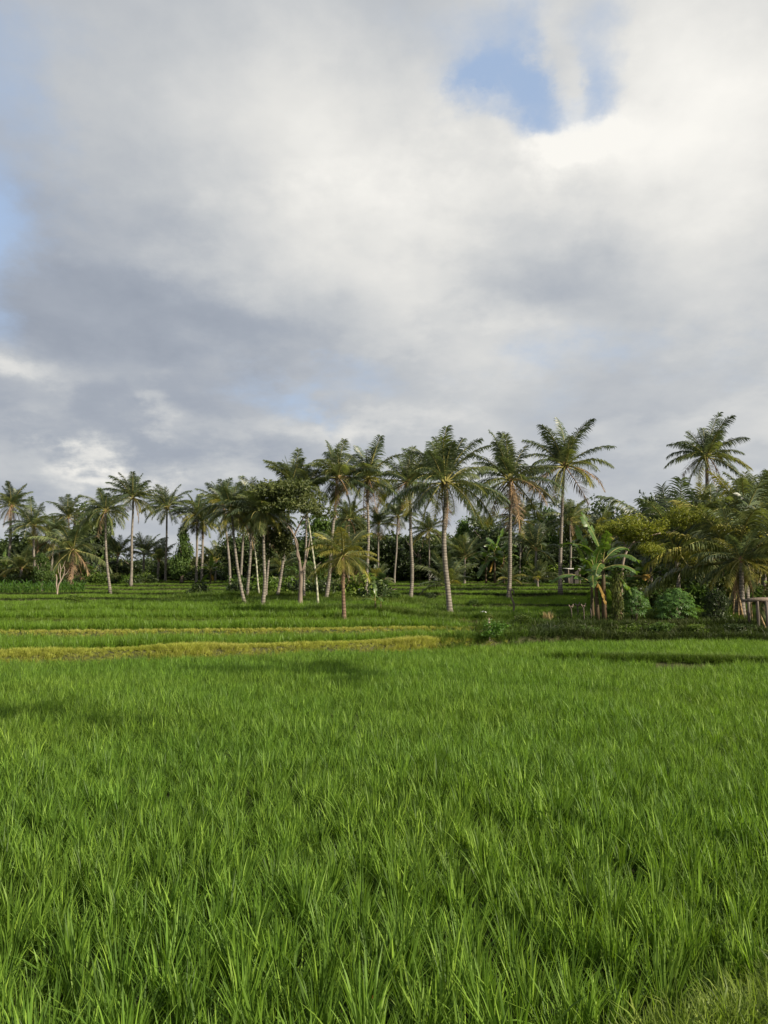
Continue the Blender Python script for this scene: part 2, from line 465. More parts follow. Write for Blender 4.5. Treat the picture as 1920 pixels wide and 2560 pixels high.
def grid_obj():
    ys = np.concatenate([np.array([-400, -120, -40, -12, -4, -1, 0, .4]), np.arange(.8, 5, .2), np.arange(5, 19, .6), np.arange(19, 60, .16), np.arange(60, 120, .4),
                         np.array([122, 128, 140, 160, 200, 280, 420, 700, 1500])])
    xs = np.concatenate([np.array([-1500, -600, -300, -180, -120, -90]), np.arange(-70, -15, 1.0), np.arange(-15, 15, .3), np.arange(15, 70, 1.0), np.array([75, 90, 120, 180, 300, 600, 1500])])
    X, Y = np.meshgrid(xs, ys)
    Z = ground(X, Y)
    nx, ny = len(xs), len(ys)
    v = np.stack([X, Y, Z], -1).reshape(-1, 3)
    i = np.arange(nx * ny).reshape(ny, nx)
    f = np.stack([i[:-1, :-1], i[:-1, 1:], i[1:, 1:], i[1:, :-1]], -1).reshape(-1, 4)
    me = bpy.data.meshes.new('ground')
    me.from_pydata(v.tolist(), [], f.tolist())
    me.materials.append(MAT['ground'])
    me.polygons.foreach_set('use_smooth', [True] * len(f))
    tag(link('ground', me), 'dark wet soil of the rice terraces rising towards the trees', None, None, 'structure')


grid_obj()

# ------------------------------------------------------------------ scattered ground cover
rng = np.random.default_rng(7)


def blade(mb, r, base, length, width, lean, azim, curl, seg=4, mi=0, taper=1.0, twist=0.0):
    """One grass blade: a narrow strip that leans, then arches over towards its tip."""
    a = math.radians(90) - lean
    d = length / seg
    hx, hy = math.cos(azim), math.sin(azim)
    p = Vector(base)
    pts = [p.copy()]
    for k in range(seg):
        p = p + Vector((hx * math.cos(a), hy * math.cos(a), math.sin(a))) * d
        pts.append(p.copy())
        a -= curl * (0.25 + 1.5 * (k + 1) / seg) / seg
    vs, fs = [], []
    for k, q in enumerate(pts[:-1]):
        t = k / seg
        w = width * (0.55 + 0.9 * t if t < 0.5 else 1.0 * (1 - (t - 0.5) / 0.5 * 0.75)) * 0.5
        th = azim + math.pi / 2 + twist * t
        s = Vector((math.cos(th), math.sin(th), 0)) * w
        vs += [q - s, q + s]
    vs.append(pts[-1])
    for k in range(seg - 1):
        fs.append((2 * k, 2 * k + 1, 2 * k + 3, 2 * k + 2))
    fs.append((2 * seg - 2, 2 * seg - 1, 2 * seg))
    mb.add(vs, fs, mi)


def clump(seed, n, h, w, spread, lean, curl, seg, wide=1.0):
    r = random.Random(seed); mb = MB()
    for _ in range(n):
        a = r.uniform(0, 2 * math.pi); q = spread * math.sqrt(r.random())
        L = h * r.uniform(0.62, 1.12)
        low = r.random() < 0.22
        blade(mb, r, (q * math.cos(a), q * math.sin(a), r.uniform(-0.02, 0.10) * h), L, w * r.uniform(0.7, 1.25) * wide,
              abs(r.gauss(0, lean)) + 0.05 + (0.35 if low else 0), a + r.gauss(0, 0.7), curl * r.uniform(0.1, 1.7) + (0.5 if low else 0), seg, 0, 1, r.uniform(-1.2, 1.2))
    return mb


def proto(colname, meshes):
    c = bpy.data.collections.new(colname)
    for i, me in enumerate(meshes):
        o = bpy.data.objects.new(f'{colname}_{i:02d}', me)
        c.objects.link(o)
    return c


_gn_cache = {}


def scatter_group(coll):
    if coll.name in _gn_cache: return _gn_cache[coll.name]
    ng = bpy.data.node_groups.new('scatter_' + coll.name, 'GeometryNodeTree')
    ng.interface.new_socket('Geometry', in_out='INPUT', socket_type='NodeSocketGeometry')
    ng.interface.new_socket('Geometry', in_out='OUTPUT', socket_type='NodeSocketGeometry')
    N, L = ng.nodes.new, ng.links.new
    gi, go = N('NodeGroupInput'), N('NodeGroupOutput')
    ci = N('GeometryNodeCollectionInfo')
    ci.inputs['Collection'].default_value = coll
    ci.inputs['Separate Children'].default_value = True
    ci.inputs['Reset Children'].default_value = True
    ip = N('GeometryNodeInstanceOnPoints')
    ip.inputs['Pick Instance'].default_value = True

    def attr(name, typ):
        a = N('GeometryNodeInputNamedAttribute'); a.data_type = typ
        a.inputs['Name'].default_value = name
        return a.outputs['Attribute']
    L(gi.outputs[0], ip.inputs['Points'])
    L(ci.outputs[0], ip.inputs['Instance'])
    L(attr('pick', 'INT'), ip.inputs['Instance Index'])
    L(attr('turn', 'FLOAT_VECTOR'), ip.inputs['Rotation'])
    L(attr('size', 'FLOAT_VECTOR'), ip.inputs['Scale'])
    L(ip.outputs[0], go.inputs[0])
    _gn_cache[coll.name] = ng
    return ng


def scatter(name, coll, P, label, cat=None, smin=0.8, smax=1.2, tilt=0.08, hscale=None):
    n = len(P)
    if n == 0: return
    me = bpy.data.meshes.new(name)
    me.vertices.add(n)
    me.vertices.foreach_set('co', P.astype(np.float32).ravel())
    a = me.attributes.new('pick', 'INT', 'POINT'); a.data.foreach_set('value', rng.integers(0, len(coll.objects), n).astype(np.int32))
    rot = np.stack([rng.normal(0, tilt, n), rng.normal(0, tilt, n), rng.uniform(0, 6.283, n)], -1)
    a = me.attributes.new('turn', 'FLOAT_VECTOR', 'POINT'); a.data.foreach_set('vector', rot.astype(np.float32).ravel())
    s = rng.uniform(smin, smax, n)
    if hscale is not None: s = s * hscale
    sz = np.stack([s * rng.uniform(.9, 1.1, n), s * rng.uniform(.9, 1.1, n), s], -1)
    a = me.attributes.new('size', 'FLOAT_VECTOR', 'POINT'); a.data.foreach_set('vector', sz.astype(np.float32).ravel())
    o = link(name, me)
    md = o.modifiers.new('scatter', 'NODES'); md.node_group = scatter_group(coll)
    tag(o, label, None, None, 'stuff')
    return o


def mk(colname, mat, count, *a, **k):
    return proto(colname, [clump(hash((colname, i)) % 9999 if False else i * 17 + len(colname), *a, **k).mesh(f'{colname}_{i}', [mat]) for i in range(count)])


C_near = mk('rice_clump', MAT['rice'], 16, 60, 0.43, 0.0128, 0.038, 0.125, 0.45, 5)
C_mid = mk('rice_hill', MAT['rice'], 8, 40, 0.41, 0.0125, 0.042, 0.16, 0.55, 3)
C_far = mk('terrace_rice', MAT['rice_far'], 8, 40, 0.44, 0.018, 0.10, 0.20, 0.6, 2)
C_old = mk('terrace_rice_old', MAT['dark_rice'], 6, 36, 0.46, 0.024, 0.16, 0.24, 0.8, 2)
C_bund = mk('bund_tuft', MAT['bund_grass'], 8, 22, 0.17, 0.0065, 0.06, 0.35, 1.2, 3)
C_dry = mk('dry_tuft', MAT['dry_grass'], 8, 44, 0.26, 0.011, 0.11, 0.35, 0.9, 2)
C_weed = mk('weed_tuft', MAT['weed'], 8, 40, 0.32, 0.012, 0.10, 0.40, 1.1, 3)
C_dweed = mk('dark_weed_tuft', MAT['dark_weed'], 8, 40, 0.32, 0.014, 0.10, 0.45, 1.1, 3)


def jitter_grid(x0, x1, y0, y1, dx, dy, j=0.3):
    xs = np.arange(x0, x1, dx); ys = np.arange(y0, y1, dy)
    X, Y = np.meshgrid(xs, ys)
    X = X + rng.normal(0, dx * j * 0.5, X.shape); Y = Y + rng.normal(0, dy * j * 0.5, Y.shape)
    return X.ravel(), Y.ravel()


def in_view(x, y, m=1.2):
    return (np.abs(x) < 0.515 * y + m)


def with_z(x, y, sink=0.02):
    return np.stack([x, y, ground(x, y) - sink], -1)


def field0_mask(x, y):
    e1 = edges(x)[0]
    ok = (y < e1 - 0.15) & in_view(x, y, 2.3) & (y > 2.6)
    ok &= ~((x > -1.2) & (y < 3.85 + 0.62 * (x - 1.18)))
    ok &= ~((x > 6.4) & (x < 10.6) & (y > ridge(x) - 0.5 - 0.4 * (np.sin(x * 1.7) > 0.2) - 0.9 * (np.abs(x - 8.6) < 1.1)) & (y < ridge(x) + 0.45))
    gap = np.sin(x * 3.1 + 1.3 * np.sin(y * 0.9)) * np.sin(y * 1.7 + x * 0.6)
    ok &= ~((gap > 0.93) & (rng.random(len(x)) < 0.8))
    return ok


# first field: rows of transplanted rice running away from the camera
rowx, rowy = jitter_grid(-16, 17, 2.4, 31.5, 0.215, 0.155, 0.34)
rowx = rowx + 0.06 * np.sin(rowy * 0.8)
ok = field0_mask(rowx, rowy)
rowx, rowy = rowx[ok], rowy[ok]
hs = 0.92 + 0.14 * np.sin(rowx * 0.9 + 0.4 * rowy) * np.sin(rowy * 0.55) + 0.06 * np.sin(rowx * 3.1) * np.sin(rowy * 2.3)
nr = rowy < 9.5
scatter('rice_crop', C_near, with_z(rowx[nr], rowy[nr]), 'bright green young rice with long blades filling the foreground', None, .78, 1.15, .10, hs[nr])
scatter('rice_crop', C_mid, with_z(rowx[~nr], rowy[~nr]), 'even green young rice over the middle of the large field', None, .8, 1.15, .10, hs[~nr])

EDGE_N = len(DZ)
HEAP = stand(1162, 1566)


def clear(x, y):
    return ~((np.abs(x - HEAP.x) < .75) & (y > HEAP.y - 1.5) & (y < HEAP.y + .5))


M1, M2 = stand(635, 1506), stand(800, 1507)
NAMES = ['first', 'second', 'third', 'fourth', 'fifth', 'sixth', 'seventh', 'eighth', 'ninth', 'tenth', 'last']
for i in range(EDGE_N):
    ya, yb = (22 if i == 0 else 24 + i * 2.5), 118
    sp = 0.22 if i < 3 else 0.27 if i < 6 else 0.42
    x, y = jitter_grid(-60, 60, 20, 122, sp, sp, 0.6) if i > 5 else jitter_grid(-30, 26, 20, 60, sp, sp, 0.6)
    E = edges(x)
    lo = E[i] + (0.45 if i < 4 else 0.6)
    hi = (E[i + 1] - (0.22 if i < 4 else 0.35)) if i + 1 < EDGE_N else np.full_like(x, 119.0)
    ok = (y > lo) & (y < hi) & in_view(x, y, 2.5)
    ok &= ~((x > 3.0 + 0.02 * y) & (y < 40 + 3 * np.sin(x * .7)))
    ok &= ~((x > -3) & (x < 7) & (y > 34) & (y < 37.5))
    ok &= ~(np.hypot((x - M1.x) / 3.6, (y - M1.y) / 2.2) < 1) & ~(np.hypot((x - M2.x) / 6.0, (y - M2.y - 1) / 3.2) < 1)
    ok &= ~((x < -0.395 * y) & (y > 56) & (y < 61))
    ok &= ~((x < -0.30 * y) & (y > 83))
    ok &= ~((x > 0.30 * y) & (y > 45))
    ok &= clear(x, y)
    col = C_far if i < 5 else C_old
    hs = 1.0 + 0.12 * np.sin(x[ok] * 1.1) * np.sin(y[ok] * .7)
    scatter('rice_crop', col, with_z(x[ok], y[ok]), f'green rice standing on the {NAMES[i]} narrow terrace behind the large field' if i + 1 < EDGE_N else 'green rice on the farthest terrace under the dark trees',
            None, .8, 1.15, .12, hs * (1.0 if i < 4 else 0.72))

# grass on the bunds between the terraces
for i in range(EDGE_N):
    n = 26000 if i == 0 else 9000
    x = rng.uniform(-34 if i < 7 else -62, 30 if i < 7 else 50, n)
    E = edges(x)[i]
    wd = 0.50 if i == 0 else 0.30
    y = E + rng.uniform(-0.25 if i else -0.32, wd - 0.05, n)
    ok = in_view(x, y, 1.5)
    if i == 0: ok &= (x < 3.6 + rng.normal(0, .5, n))
    if i == 1: ok &= (x < 3.0 + rng.normal(0, .8, n))
    mat_c = C_dry if i < 2 else C_bund if i < 4 else C_dweed
    hsx = (0.40 + .22 * np.sin(x[ok] * 1.3) * np.sin(x[ok] * .37 + 1) + .25 * rng.random(ok.sum())) if i == 0 else 0.45
    if i in (2, 3): hsx = 0.8
    if i > 3: hsx = 0.36
    scatter('grass', mat_c, with_z(x[ok], y[ok]),
            ['yellow and brown drying grass on the bund along the far side of the large field', 'thin line of yellow grass on the bund above the first terrace'][i] if i < 2 else f'grass on the bund in front of the {NAMES[i]} terrace',
            None, .7, 1.2, .2, np.full(ok.sum(), hsx))

# lower right bund in the foreground: short yellow-green grass
x = rng.uniform(0.2, 4.0, 5200); y = rng.uniform(2.3, 5.6, 5200)
ok = (y < 3.86 + 0.62 * (x - 1.18)) & in_view(x, y, .6) & (np.sin(x * 9) * np.sin(y * 8) < .55)
scatter('grass', C_bund, with_z(x[ok], y[ok]), 'short yellow-green grass on the bund in the lower right corner', None, .5, 1.5, .3)
x = rng.uniform(-2.4, 2.0, 1500); y = rng.uniform(2.2, 3.6, 1500)
ok = (y < 3.6 + 0.62 * (x - 1.0)) | (y < 2.8)
scatter('grass', C_bund, with_z(x[ok], y[ok]), 'short grass at the foot of the foreground rice', None, .7, 1.2, .2)

# grass on the low bund that cuts across the right of the large field
x = rng.uniform(4.2, 15, 4200); y = ridge(x) + rng.normal(0.22, 0.17, 4200)
ok = (y > ridge(x) - 0.18 - 0.25 * (np.sin(x * 1.7) < 0.1))
scatter('grass', C_weed, with_z(x[ok], y[ok]), 'uneven grass on the low bund cutting across the right of the large field', None, .4, 1.0, .2)

# weeds on the bank at the right and round the palms
x = rng.uniform(2.0, 24, 27500); y = rng.uniform(27.4, 43, 27500)
ok = (y > edges(x)[0] - 0.2) & in_view(x, y, 2) & (y < 40.5 + 3 * np.sin(x * .7))
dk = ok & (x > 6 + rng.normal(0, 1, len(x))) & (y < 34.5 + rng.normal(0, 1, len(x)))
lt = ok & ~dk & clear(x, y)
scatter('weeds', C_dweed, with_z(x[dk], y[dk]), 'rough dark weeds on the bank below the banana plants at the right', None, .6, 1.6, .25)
scatter('weeds', C_weed, with_z(x[lt], y[lt]), 'uneven green weeds on the ditch edge and behind the bank at the right', None, .5, 1.5, .25, .8 + .45 * np.sin(x[lt] * 1.7) * np.sin(y[lt] * 1.1))
x = rng.uniform(-3.4, 7.4, 5000); y = rng.uniform(33.6, 37.8, 5000)
cl = clear(x, y); x, y = x[cl], y[cl]
scatter('weeds', C_weed, with_z(x, y), 'rough grass round the foot of the big leaning palm', None, .7, 1.5, .2)
x = np.concatenate([rng.normal(M1.x, 2.1, 2600), rng.normal(M2.x, 3.4, 5200)]); y = np.concatenate([rng.normal(M1.y, 1.2, 2600), rng.normal(M2.y + 1, 1.9, 5200)])
scatter('weeds', C_weed, with_z(x, y), 'rough grass on the mound under the cluster of leaning palms', None, .8, 1.8, .2)

# ------------------------------------------------------------------ coconut palms
def frond_mesh(seed, a0, bend, mats, n=62, ragged=0.12, sag=0.6, name='frond', width=1.0):
    """One pinnate frond of unit length in the vertical plane x-z, drooping under its own weight; leaflets in pairs."""
    r = random.Random(seed); mb = MB()
    S = 14
    a = math.radians(a0); pts = [Vector((0, 0, 0))]; tang = []
    side = r.uniform(-0.18, 0.18)
    for k in range(S):
        t = (k + .5) / S
        ang = a - math.radians(bend) * t ** 1.6
        d = Vector((math.cos(ang), side * t, math.sin(ang))).normalized()
        tang.append(d); pts.append(pts[-1] + d / S)
    mb.tube(pts, [0.016 * (1 - .85 * i / S) + .001 for i in range(S + 1)], 4, 1, False)

    def at_t(t):
        q = t * S; i = min(int(q), S - 1); f = q - i
        return pts[i].lerp(pts[i + 1], f), tang[i]
    for k in range(n):
        t = 0.16 + 0.835 * (k + r.uniform(-.25, .25)) / (n - 1)
        t = min(max(t, .14), .998)
        p, d = at_t(t)
        ll = 0.29 * min(1, (t - 0.05) / 0.25) ** .6 * (1 - 0.62 * max(0, (t - .5) / .5) ** 1.6)
        lat = Vector((-d.y, d.x, 0))
        lat = Vector((0, 1, 0)) if lat.length < .1 else lat.normalized()
        nor = d.cross(lat).normalized()
        if nor.z < 0 and abs(d.z) < 0.95: nor = -nor
        for sgn in (-1, 1):
            if r.random() < ragged: continue
            L = ll * r.uniform(.65, 1.1)
            fw = 0.42 + 0.55 * t + r.uniform(-.15, .15)
            dr = (lat * sgn + d * fw + nor * r.uniform(-0.1, 0.4)).normalized()
            g = sag * r.uniform(.7, 1.3)
            d2 = (dr + Vector((0, 0, -1)) * g).normalized()
            d3 = (dr + Vector((0, 0, -1)) * g * 2.1).normalized()
            q1 = p + dr * L * .35; q2 = q1 + d2 * L * .35; q3 = q2 + d3 * L * .32
            w = 0.0076 * width * r.uniform(.8, 1.2)
            wd = (d * .9 + nor * .35).normalized() * w
            mb.add([p - wd * .6, p + wd * .6, q1 + wd, q1 - wd, q2 + wd * .75, q2 - wd * .75, q3], [(0, 1, 2, 3), (3, 2, 4, 5), (5, 4, 6)], 0)
    return mb.mesh(name, mats)


CLASSES = {  # start angle, bend, sag
    'spear': (82, 10, 0.15), 'up': (72, 36, 0.45), 'high': (54, 56, 0.65), 'mid': (30, 60, 0.8),
    'low': (4, 54, 0.8), 'droop': (-18, 50, 0.5), 'hang': (-48, 32, 0.3), 'skirt': (-72, 14, 0.4)}
FR = {}
PAL = {'green': ('frond', 'rachis'), 'light': ('frond_light', 'rachis'), 'yellow': ('frond_yellow', 'rachis'), 'dead': ('frond_dead', 'rachis_dead')}
sd = 100
for c, (a0, bd, sg) in CLASSES.items():
    for p, ms in PAL.items():
        if p == 'dead' and c not in ('droop', 'hang', 'skirt'): continue
        for v in range(3 if p in ('green', 'light') else 2):
            sd += 1
            rr = random.Random(sd)
            FR[(c, p, v)] = frond_mesh(sd, a0 + rr.uniform(-7, 7), bd * rr.uniform(.75, 1.25), [MAT[ms[0]], MAT[ms[1]]],
                                       64, 0.45 if p == 'dead' else 0.10, sg)


def nut_mesh():
    mb = MB(); n, m = 8, 5
    vs = [(0, 0, 1.15)]; fs = []
    for i in range(1, m):
        ph = math.pi * i / m
        for k in range(n):
            th = 2 * math.pi * k / n
            vs.append((math.sin(ph) * math.cos(th), math.sin(ph) * math.sin(th), 1.15 * math.cos(ph)))
    vs.append((0, 0, -1.25))
    for k in range(n): fs.append((0, 1 + k, 1 + (k + 1) % n))
    for i in range(m - 2):
        for k in range(n):
            a = 1 + i * n; fs.append((a + k, a + n + k, a + n + (k + 1) % n, a + (k + 1) % n))
    a = 1 + (m - 2) * n
    for k in range(n): fs.append((a + k, len(vs) - 1, a + (k + 1) % n))
    mb.add(vs, fs)
    return mb.mesh('coconut', [MAT['coconut']])


NUT = nut_mesh()


def crown_fronds(root, top, L, r, plan, green, light):
    """Hang the fronds of a palm round its growing point; plan = how many of each class, colours drift to yellow and brown lower down."""
    az0 = r.uniform(0, 6.28)
    k = 0
    for cls, cnt in plan:
        for i in range(cnt):
            k += 1
            if r.random() < .05: continue
            azi = az0 + k * 2.39996 + r.uniform(-.55, .55)
            q = r.random()
            if cls in ('spear', 'up'): p = 'green' if q < .85 else 'light'
            elif cls in ('high', 'mid'): p = 'green' if q < .72 else 'light'
            elif cls == 'low': p = 'green' if q < .55 else 'light' if q < .94 else 'yellow'
            elif cls == 'droop': p = 'green' if q < .35 else 'light' if q < .78 else 'yellow' if q < .92 else 'dead'
            elif cls == 'hang': p = 'light' if q < .5 else 'yellow' if q < .68 else 'dead'
            else: p = 'dead'
            if light and p != 'dead' and r.random() < light: p = {'green': 'light', 'light': 'yellow', 'yellow': 'yellow'}[p]
            if light > .9 and p == 'light' and r.random() < .6: p = 'yellow'
            me = FR[(cls, p, r.randrange(3 if p in ('green', 'light') else 2))]
            s = L * (.78 if cls == 'spear' else .93 if cls == 'up' else 1.0) * r.uniform(.8, 1.15) * (0.88 if cls in ('hang', 'skirt') else 1.0)
            off = Vector((math.cos(azi), math.sin(azi), 0)) * L * .025
            o = link('frond', me, root, top + off + Vector((0, 0, r.uniform(-.05, .03) * L)), (r.uniform(-.22, .22), r.uniform(-.17, .17), azi), (s, s, s * r.uniform(.85, 1.1)))
            if p == 'dead': o['label'] = 'brown dead frond hanging down'
            elif p == 'yellow': o['label'] = 'yellowed frond'


PLAN = {
    'full': [('spear', 2), ('up', 5), ('high', 7), ('mid', 7), ('low', 7), ('droop', 8), ('hang', 2), ('skirt', 1)],
    'rich': [('spear', 2), ('up', 5), ('high', 7), ('mid', 7), ('low', 8), ('droop', 9), ('hang', 4), ('skirt', 1)],
    'thin': [('spear', 1), ('up', 5), ('high', 6), ('mid', 5), ('low', 5), ('droop', 7), ('hang', 1)],
    'open': [('up', 5), ('high', 7), ('mid', 5), ('low', 5), ('droop', 8), ('hang', 2)],
    'skirt': [('spear', 1), ('up', 5), ('high', 7), ('mid', 6), ('low', 6), ('droop', 6), ('hang', 3), ('skirt', 3)],
    'young': [('spear', 2), ('up', 5), ('high', 6), ('mid', 5), ('low', 3)],
    'areca': [('spear', 1), ('up', 2), ('high', 3), ('mid', 3), ('low', 1)],
    'droopy': [('spear', 1), ('up', 3), ('high', 6), ('mid', 6), ('low', 6), ('droop', 5), ('hang', 3), ('skirt', 3)]}
CAT = {'areca_palm': 'areca palm'}


def palm(seed, base, crown, L, wpx, label, plan='full', light=0.0, bow=0.0, bark='trunk', name='coconut_palm', group=None, nuts=None, Lm=None, flare=1.7):
    """base, crown: foot point and growing point in the world; L, wpx: frond length and trunk width, both in pixels at that distance."""
    r = random.Random(seed)
    Y = base.y
    m = Y / F
    L = Lm or L * m * (1.13 if base.y > 44 else 1.05)
    root = thing(name, base, label, 'palm tree', group)
    top = crown - base
    h = top.length
    side = Vector((top.z, 0, -top.x)).normalized()
    pts, rad = [], []
    n = 26 if h > 2 else 8
    rw = wpx * m * .385
    wob = r.uniform(-1, 1) * .006 * h
    for i in range(n + 1):
        t = i / n
        b = math.sin(math.pi * t ** .85)
        p = top * t + side * (bow * m * b + wob * math.sin(t * 9)) + Vector((0, 1, 0)) * wob * math.sin(t * 5)
        fl = 1 + (flare - 1) * math.exp(-t * h / max(.25, .045 * h))
        rad.append(rw * fl * (1.06 - .32 * t) * (1 + .045 * (i % 2)))
        pts.append(p)
    pts[0] = pts[0] - Vector((0, 0, .12))
    if h > .25 * L:
        mb = MB(); mb.tube(pts, rad, 10)
        link('trunk', mb.mesh('trunk', [MAT[bark]]), root)
    # fibre and leaf bases round the growing point
    mb = MB()
    rt = rad[-1]
    hb = .10 * L
    if plan == 'areca':
        mb.tube([top - Vector((0, 0, .28 * L)), top - Vector((0, 0, .1 * L)), top + Vector((0, 0, .03 * L))], [rt * 1.0, rt * 1.35, rt * .5], 8)
        link('crownshaft', mb.mesh('crownshaft', [MAT['rachis']]), root)
    else:
        mb.tube([top - Vector((0, 0, hb)), top - Vector((0, 0, hb * .45)), top + Vector((0, 0, hb * .3)), top + Vector((0, 0, hb * .9))], [rt * .95, max(rt * 1.25, .03 * L), max(rt * 1.3, .034 * L), .012 * L], 8)
        for k in range(9):
            a = r.uniform(0, 6.28); e = r.uniform(-.2, .9)
            d = Vector((math.cos(a) * math.cos(e), math.sin(a) * math.cos(e), math.sin(e)))
            p0 = top + Vector((0, 0, r.uniform(-.06, .02) * L))
            mb.tube([p0, p0 + d * .09 * L], [.014 * L, .006 * L], 4)
        link('leaf_base', mb.mesh('leaf_base', [MAT['husk']]), root)
    crown_fronds(root, top, L, r, PLAN[plan], None, light)
    nn = nuts if nuts is not None else (8 if plan in ('full', 'rich', 'skirt', 'droopy') and wpx > 6 else 0)
    for k in range(nn):
        a = r.uniform(0, 6.28); q = r.uniform(.035, .075) * L
        s = .021 * L * r.uniform(.8, 1.15)
        link('coconut', NUT, root, top + Vector((math.cos(a) * q, math.sin(a) * q, -r.uniform(.03, .12) * L)), (r.uniform(-.6, .6), r.uniform(-.6, .6), 0), (s, s, s))
    return root

FEET = []


def palm_px(seed, b, c, L, w, label, Y=None, **k):
    base = stand(b[0], b[1], Y)
    FEET.append((base.x, base.y, w * base.y / F))
    return palm(seed, base, at(c[0], c[1], base.y), L, w, label, **k)


TALL = 'tall coconut palms along the terraces'
MIDP = 'coconut palms in front of the dark woods'
YOUNG = 'young palms growing low on the terraces'
NEARP = 'big palms in the thicket at the right'
P = palm_px
# left row
P(1, (24, 0), (29, 1262), 56, 9, 'tall palm at the far left edge with a long brown skirt of dead fronds', Y=92, plan='skirt', group=TALL)
P(2, (92, 0), (83, 1314), 60, 8, 'dark star-shaped palm just right of the skirted palm at the far left edge', Y=90, plan='full', group=TALL)
P(3, (184, 0), (171, 1292), 54, 7, 'palm leaning left against the dark round-topped tree at the left', Y=98, plan='thin', group=TALL)
P(4, (178, 1470), (182, 1374), 84, 12, 'ragged low palm with a rough ringed trunk beside the bare pale tree', plan='droopy', light=.2, bark='trunk_dark', group=TALL)
P(5, (277, 1486), (264, 1276), 60, 8, 'tall curved palm standing forward on the terraces with a pale drooping right side', plan='rich', bow=-5, group=TALL)
P(6, (327, 1464), (333, 1243), 64, 8, 'tallest straight slim palm of the left row', plan='full', group=TALL)
P(7, (416, 0), (418, 1268), 56, 7, 'slim palm whose foot hides behind the narrow leafy tree', Y=94, plan='full', group=TALL)
P(8, (491, 1463), (493, 1286), 58, 8, 'left of the twin palms standing just left of the palm cluster', plan='full', group=TALL)
P(9, (504, 1461), (508, 1304), 46, 8, 'shorter twin palm with an orange-brown drooping skirt', plan='skirt', light=.2, group=TALL)
# the cluster
P(10, (575, 1468), (556, 1262), 64, 8, 'rearmost leaning palm at the left side of the dense cluster', plan='full', bow=4, group=TALL)
P(11, (613, 1512), (579, 1272), 78, 9, 'palm of the cluster with the pale trunk leaning far left', plan='rich', bow=-6, group=TALL)
P(12, (600, 1482), (610, 1305), 70, 8, 'palm of the cluster half hidden behind the two leaning trunks', plan='full', group=TALL)
P(13, (617, 1501), (628, 1270), 78, 9, 'palm of the cluster with the upright trunk in its middle', plan='rich', bow=3, group=TALL)
P(14, (650, 1499), (630, 1312), 50, 5, 'slender white-stemmed palm leaning left inside the cluster', plan='areca', bark='areca', name='areca_palm', group=TALL, nuts=0)
P(15, (656, 1516), (654, 1276), 84, 10, 'frontmost palm of the cluster with a thick pinkish trunk', plan='rich', bow=6, group=TALL)
P(16, (664, 1508), (678, 1302), 68, 7, 'palm of the cluster right behind its frontmost thick trunk', plan='full', group=TALL)
P(17, (692, 1501), (728, 1208), 78, 9, 'palm leaning right with its pale trunk behind the spreading olive tree', plan='full', bow=4, group=TALL)
P(18, (760, 1503), (768, 1216), 68, 7, 'palm with a slim brown trunk behind the gnarled forked trunk', plan='droopy', light=.1, group=TALL)
P(19, (795, 1518), (758, 1228), 44, 6, 'slender pale green-stemmed palm leaning left beside the yellow palm', plan='areca', bark='areca', name='areca_palm', group=TALL, nuts=0, bow=5)
P(20, (814, 1507), (844, 1192), 92, 11, 'palm leaning right whose trunk passes behind the yellow palm', plan='rich', light=.1, bow=2, group=TALL)
P(21, (915, 1503), (919, 1198), 94, 10, 'straight palm just right of the yellow palm', plan='rich', group=TALL, bow=3)
P(22, (1025, 1503), (1019, 1204), 96, 11, 'palm with a grey trunk just left of the biggest leaning palm', plan='full', bow=7, group=TALL)
P(23, (1125, 0), (1112, 1204), 142, 17, 'biggest palm in the middle with a thick curved trunk and coconuts', Y=38, plan='rich', bow=-7, group=TALL, nuts=14)
P(24, (1271, 1502), (1275, 1200), 116, 12, 'straight tall palm with brown hanging fronds beside the bent dead trunk', plan='skirt', group=TALL, bow=3, nuts=10)
P(25, (1401, 1485), (1411, 1165), 112, 11, 'tall palm with an open clear crown standing alone left of the banana plants', plan='open', group=TALL, bow=-3)
P(26, (861, 0), (857, 1390), 92, 13, 'short yellow-green palm with a dark trunk standing on the near terrace', Y=31.9, plan='rich', light=.97, bark='trunk_dark', group=TALL, nuts=12)
# farther palms
P(27, (946, 0), (946, 1308), 46, 6, 'small distant palm seen between the straight palm and the grey-trunked palm', Y=88, group=MIDP, plan='full')
P(28, (986, 0), (995, 1291), 44, 6, 'distant palm with a leaning pale stem left of the grey-trunked palm', Y=86, group=MIDP, plan='skirt')
P(29, (1073, 0), (1073, 1325), 44, 5, 'pale distant palm just left of the biggest leaning palm', Y=96, group=MIDP, light=.3)
P(30, (872, 0), (872, 1296), 50, 6, 'distant palm half hidden above the short yellow palm', Y=84, group=MIDP, light=.2)
P(31, (1298, 0), (1300, 1302), 62, 7, 'distant palm rising beside the straight palm with brown hanging fronds', Y=94, group=MIDP)
P(32, (1424, 0), (1426, 1296), 58, 7, 'pale distant palm behind the palm with the open clear crown', Y=92, group=MIDP, light=.3)
P(33, (1338, 0), (1340, 1372), 76, 9, 'low shaded palm among the dark woods above the bright young palm', Y=84, group=MIDP, plan='young')
P(34, (1160, 0), (1162, 1392), 62, 8, 'dark low palm under the round dark tree in the middle', Y=92, group=MIDP, plan='young')
P(35, (293, 0), (295, 1386), 52, 8, 'low broad palm behind the curved palm of the left row', Y=98, group=MIDP, plan='young', light=.15)
P(36, (360, 0), (360, 1384), 58, 8, 'low dark palm right of the tallest straight palm of the left row', Y=98, group=MIDP, plan='young')
P(37, (396, 0), (397, 1400), 54, 8, 'low dark palm left of the narrow leafy tree', Y=95, group=MIDP, plan='young')
P(38, (54, 0), (54, 1420), 56, 8, 'low palm at the left edge above the corn patch', Y=86, group=MIDP, plan='young', light=.2)
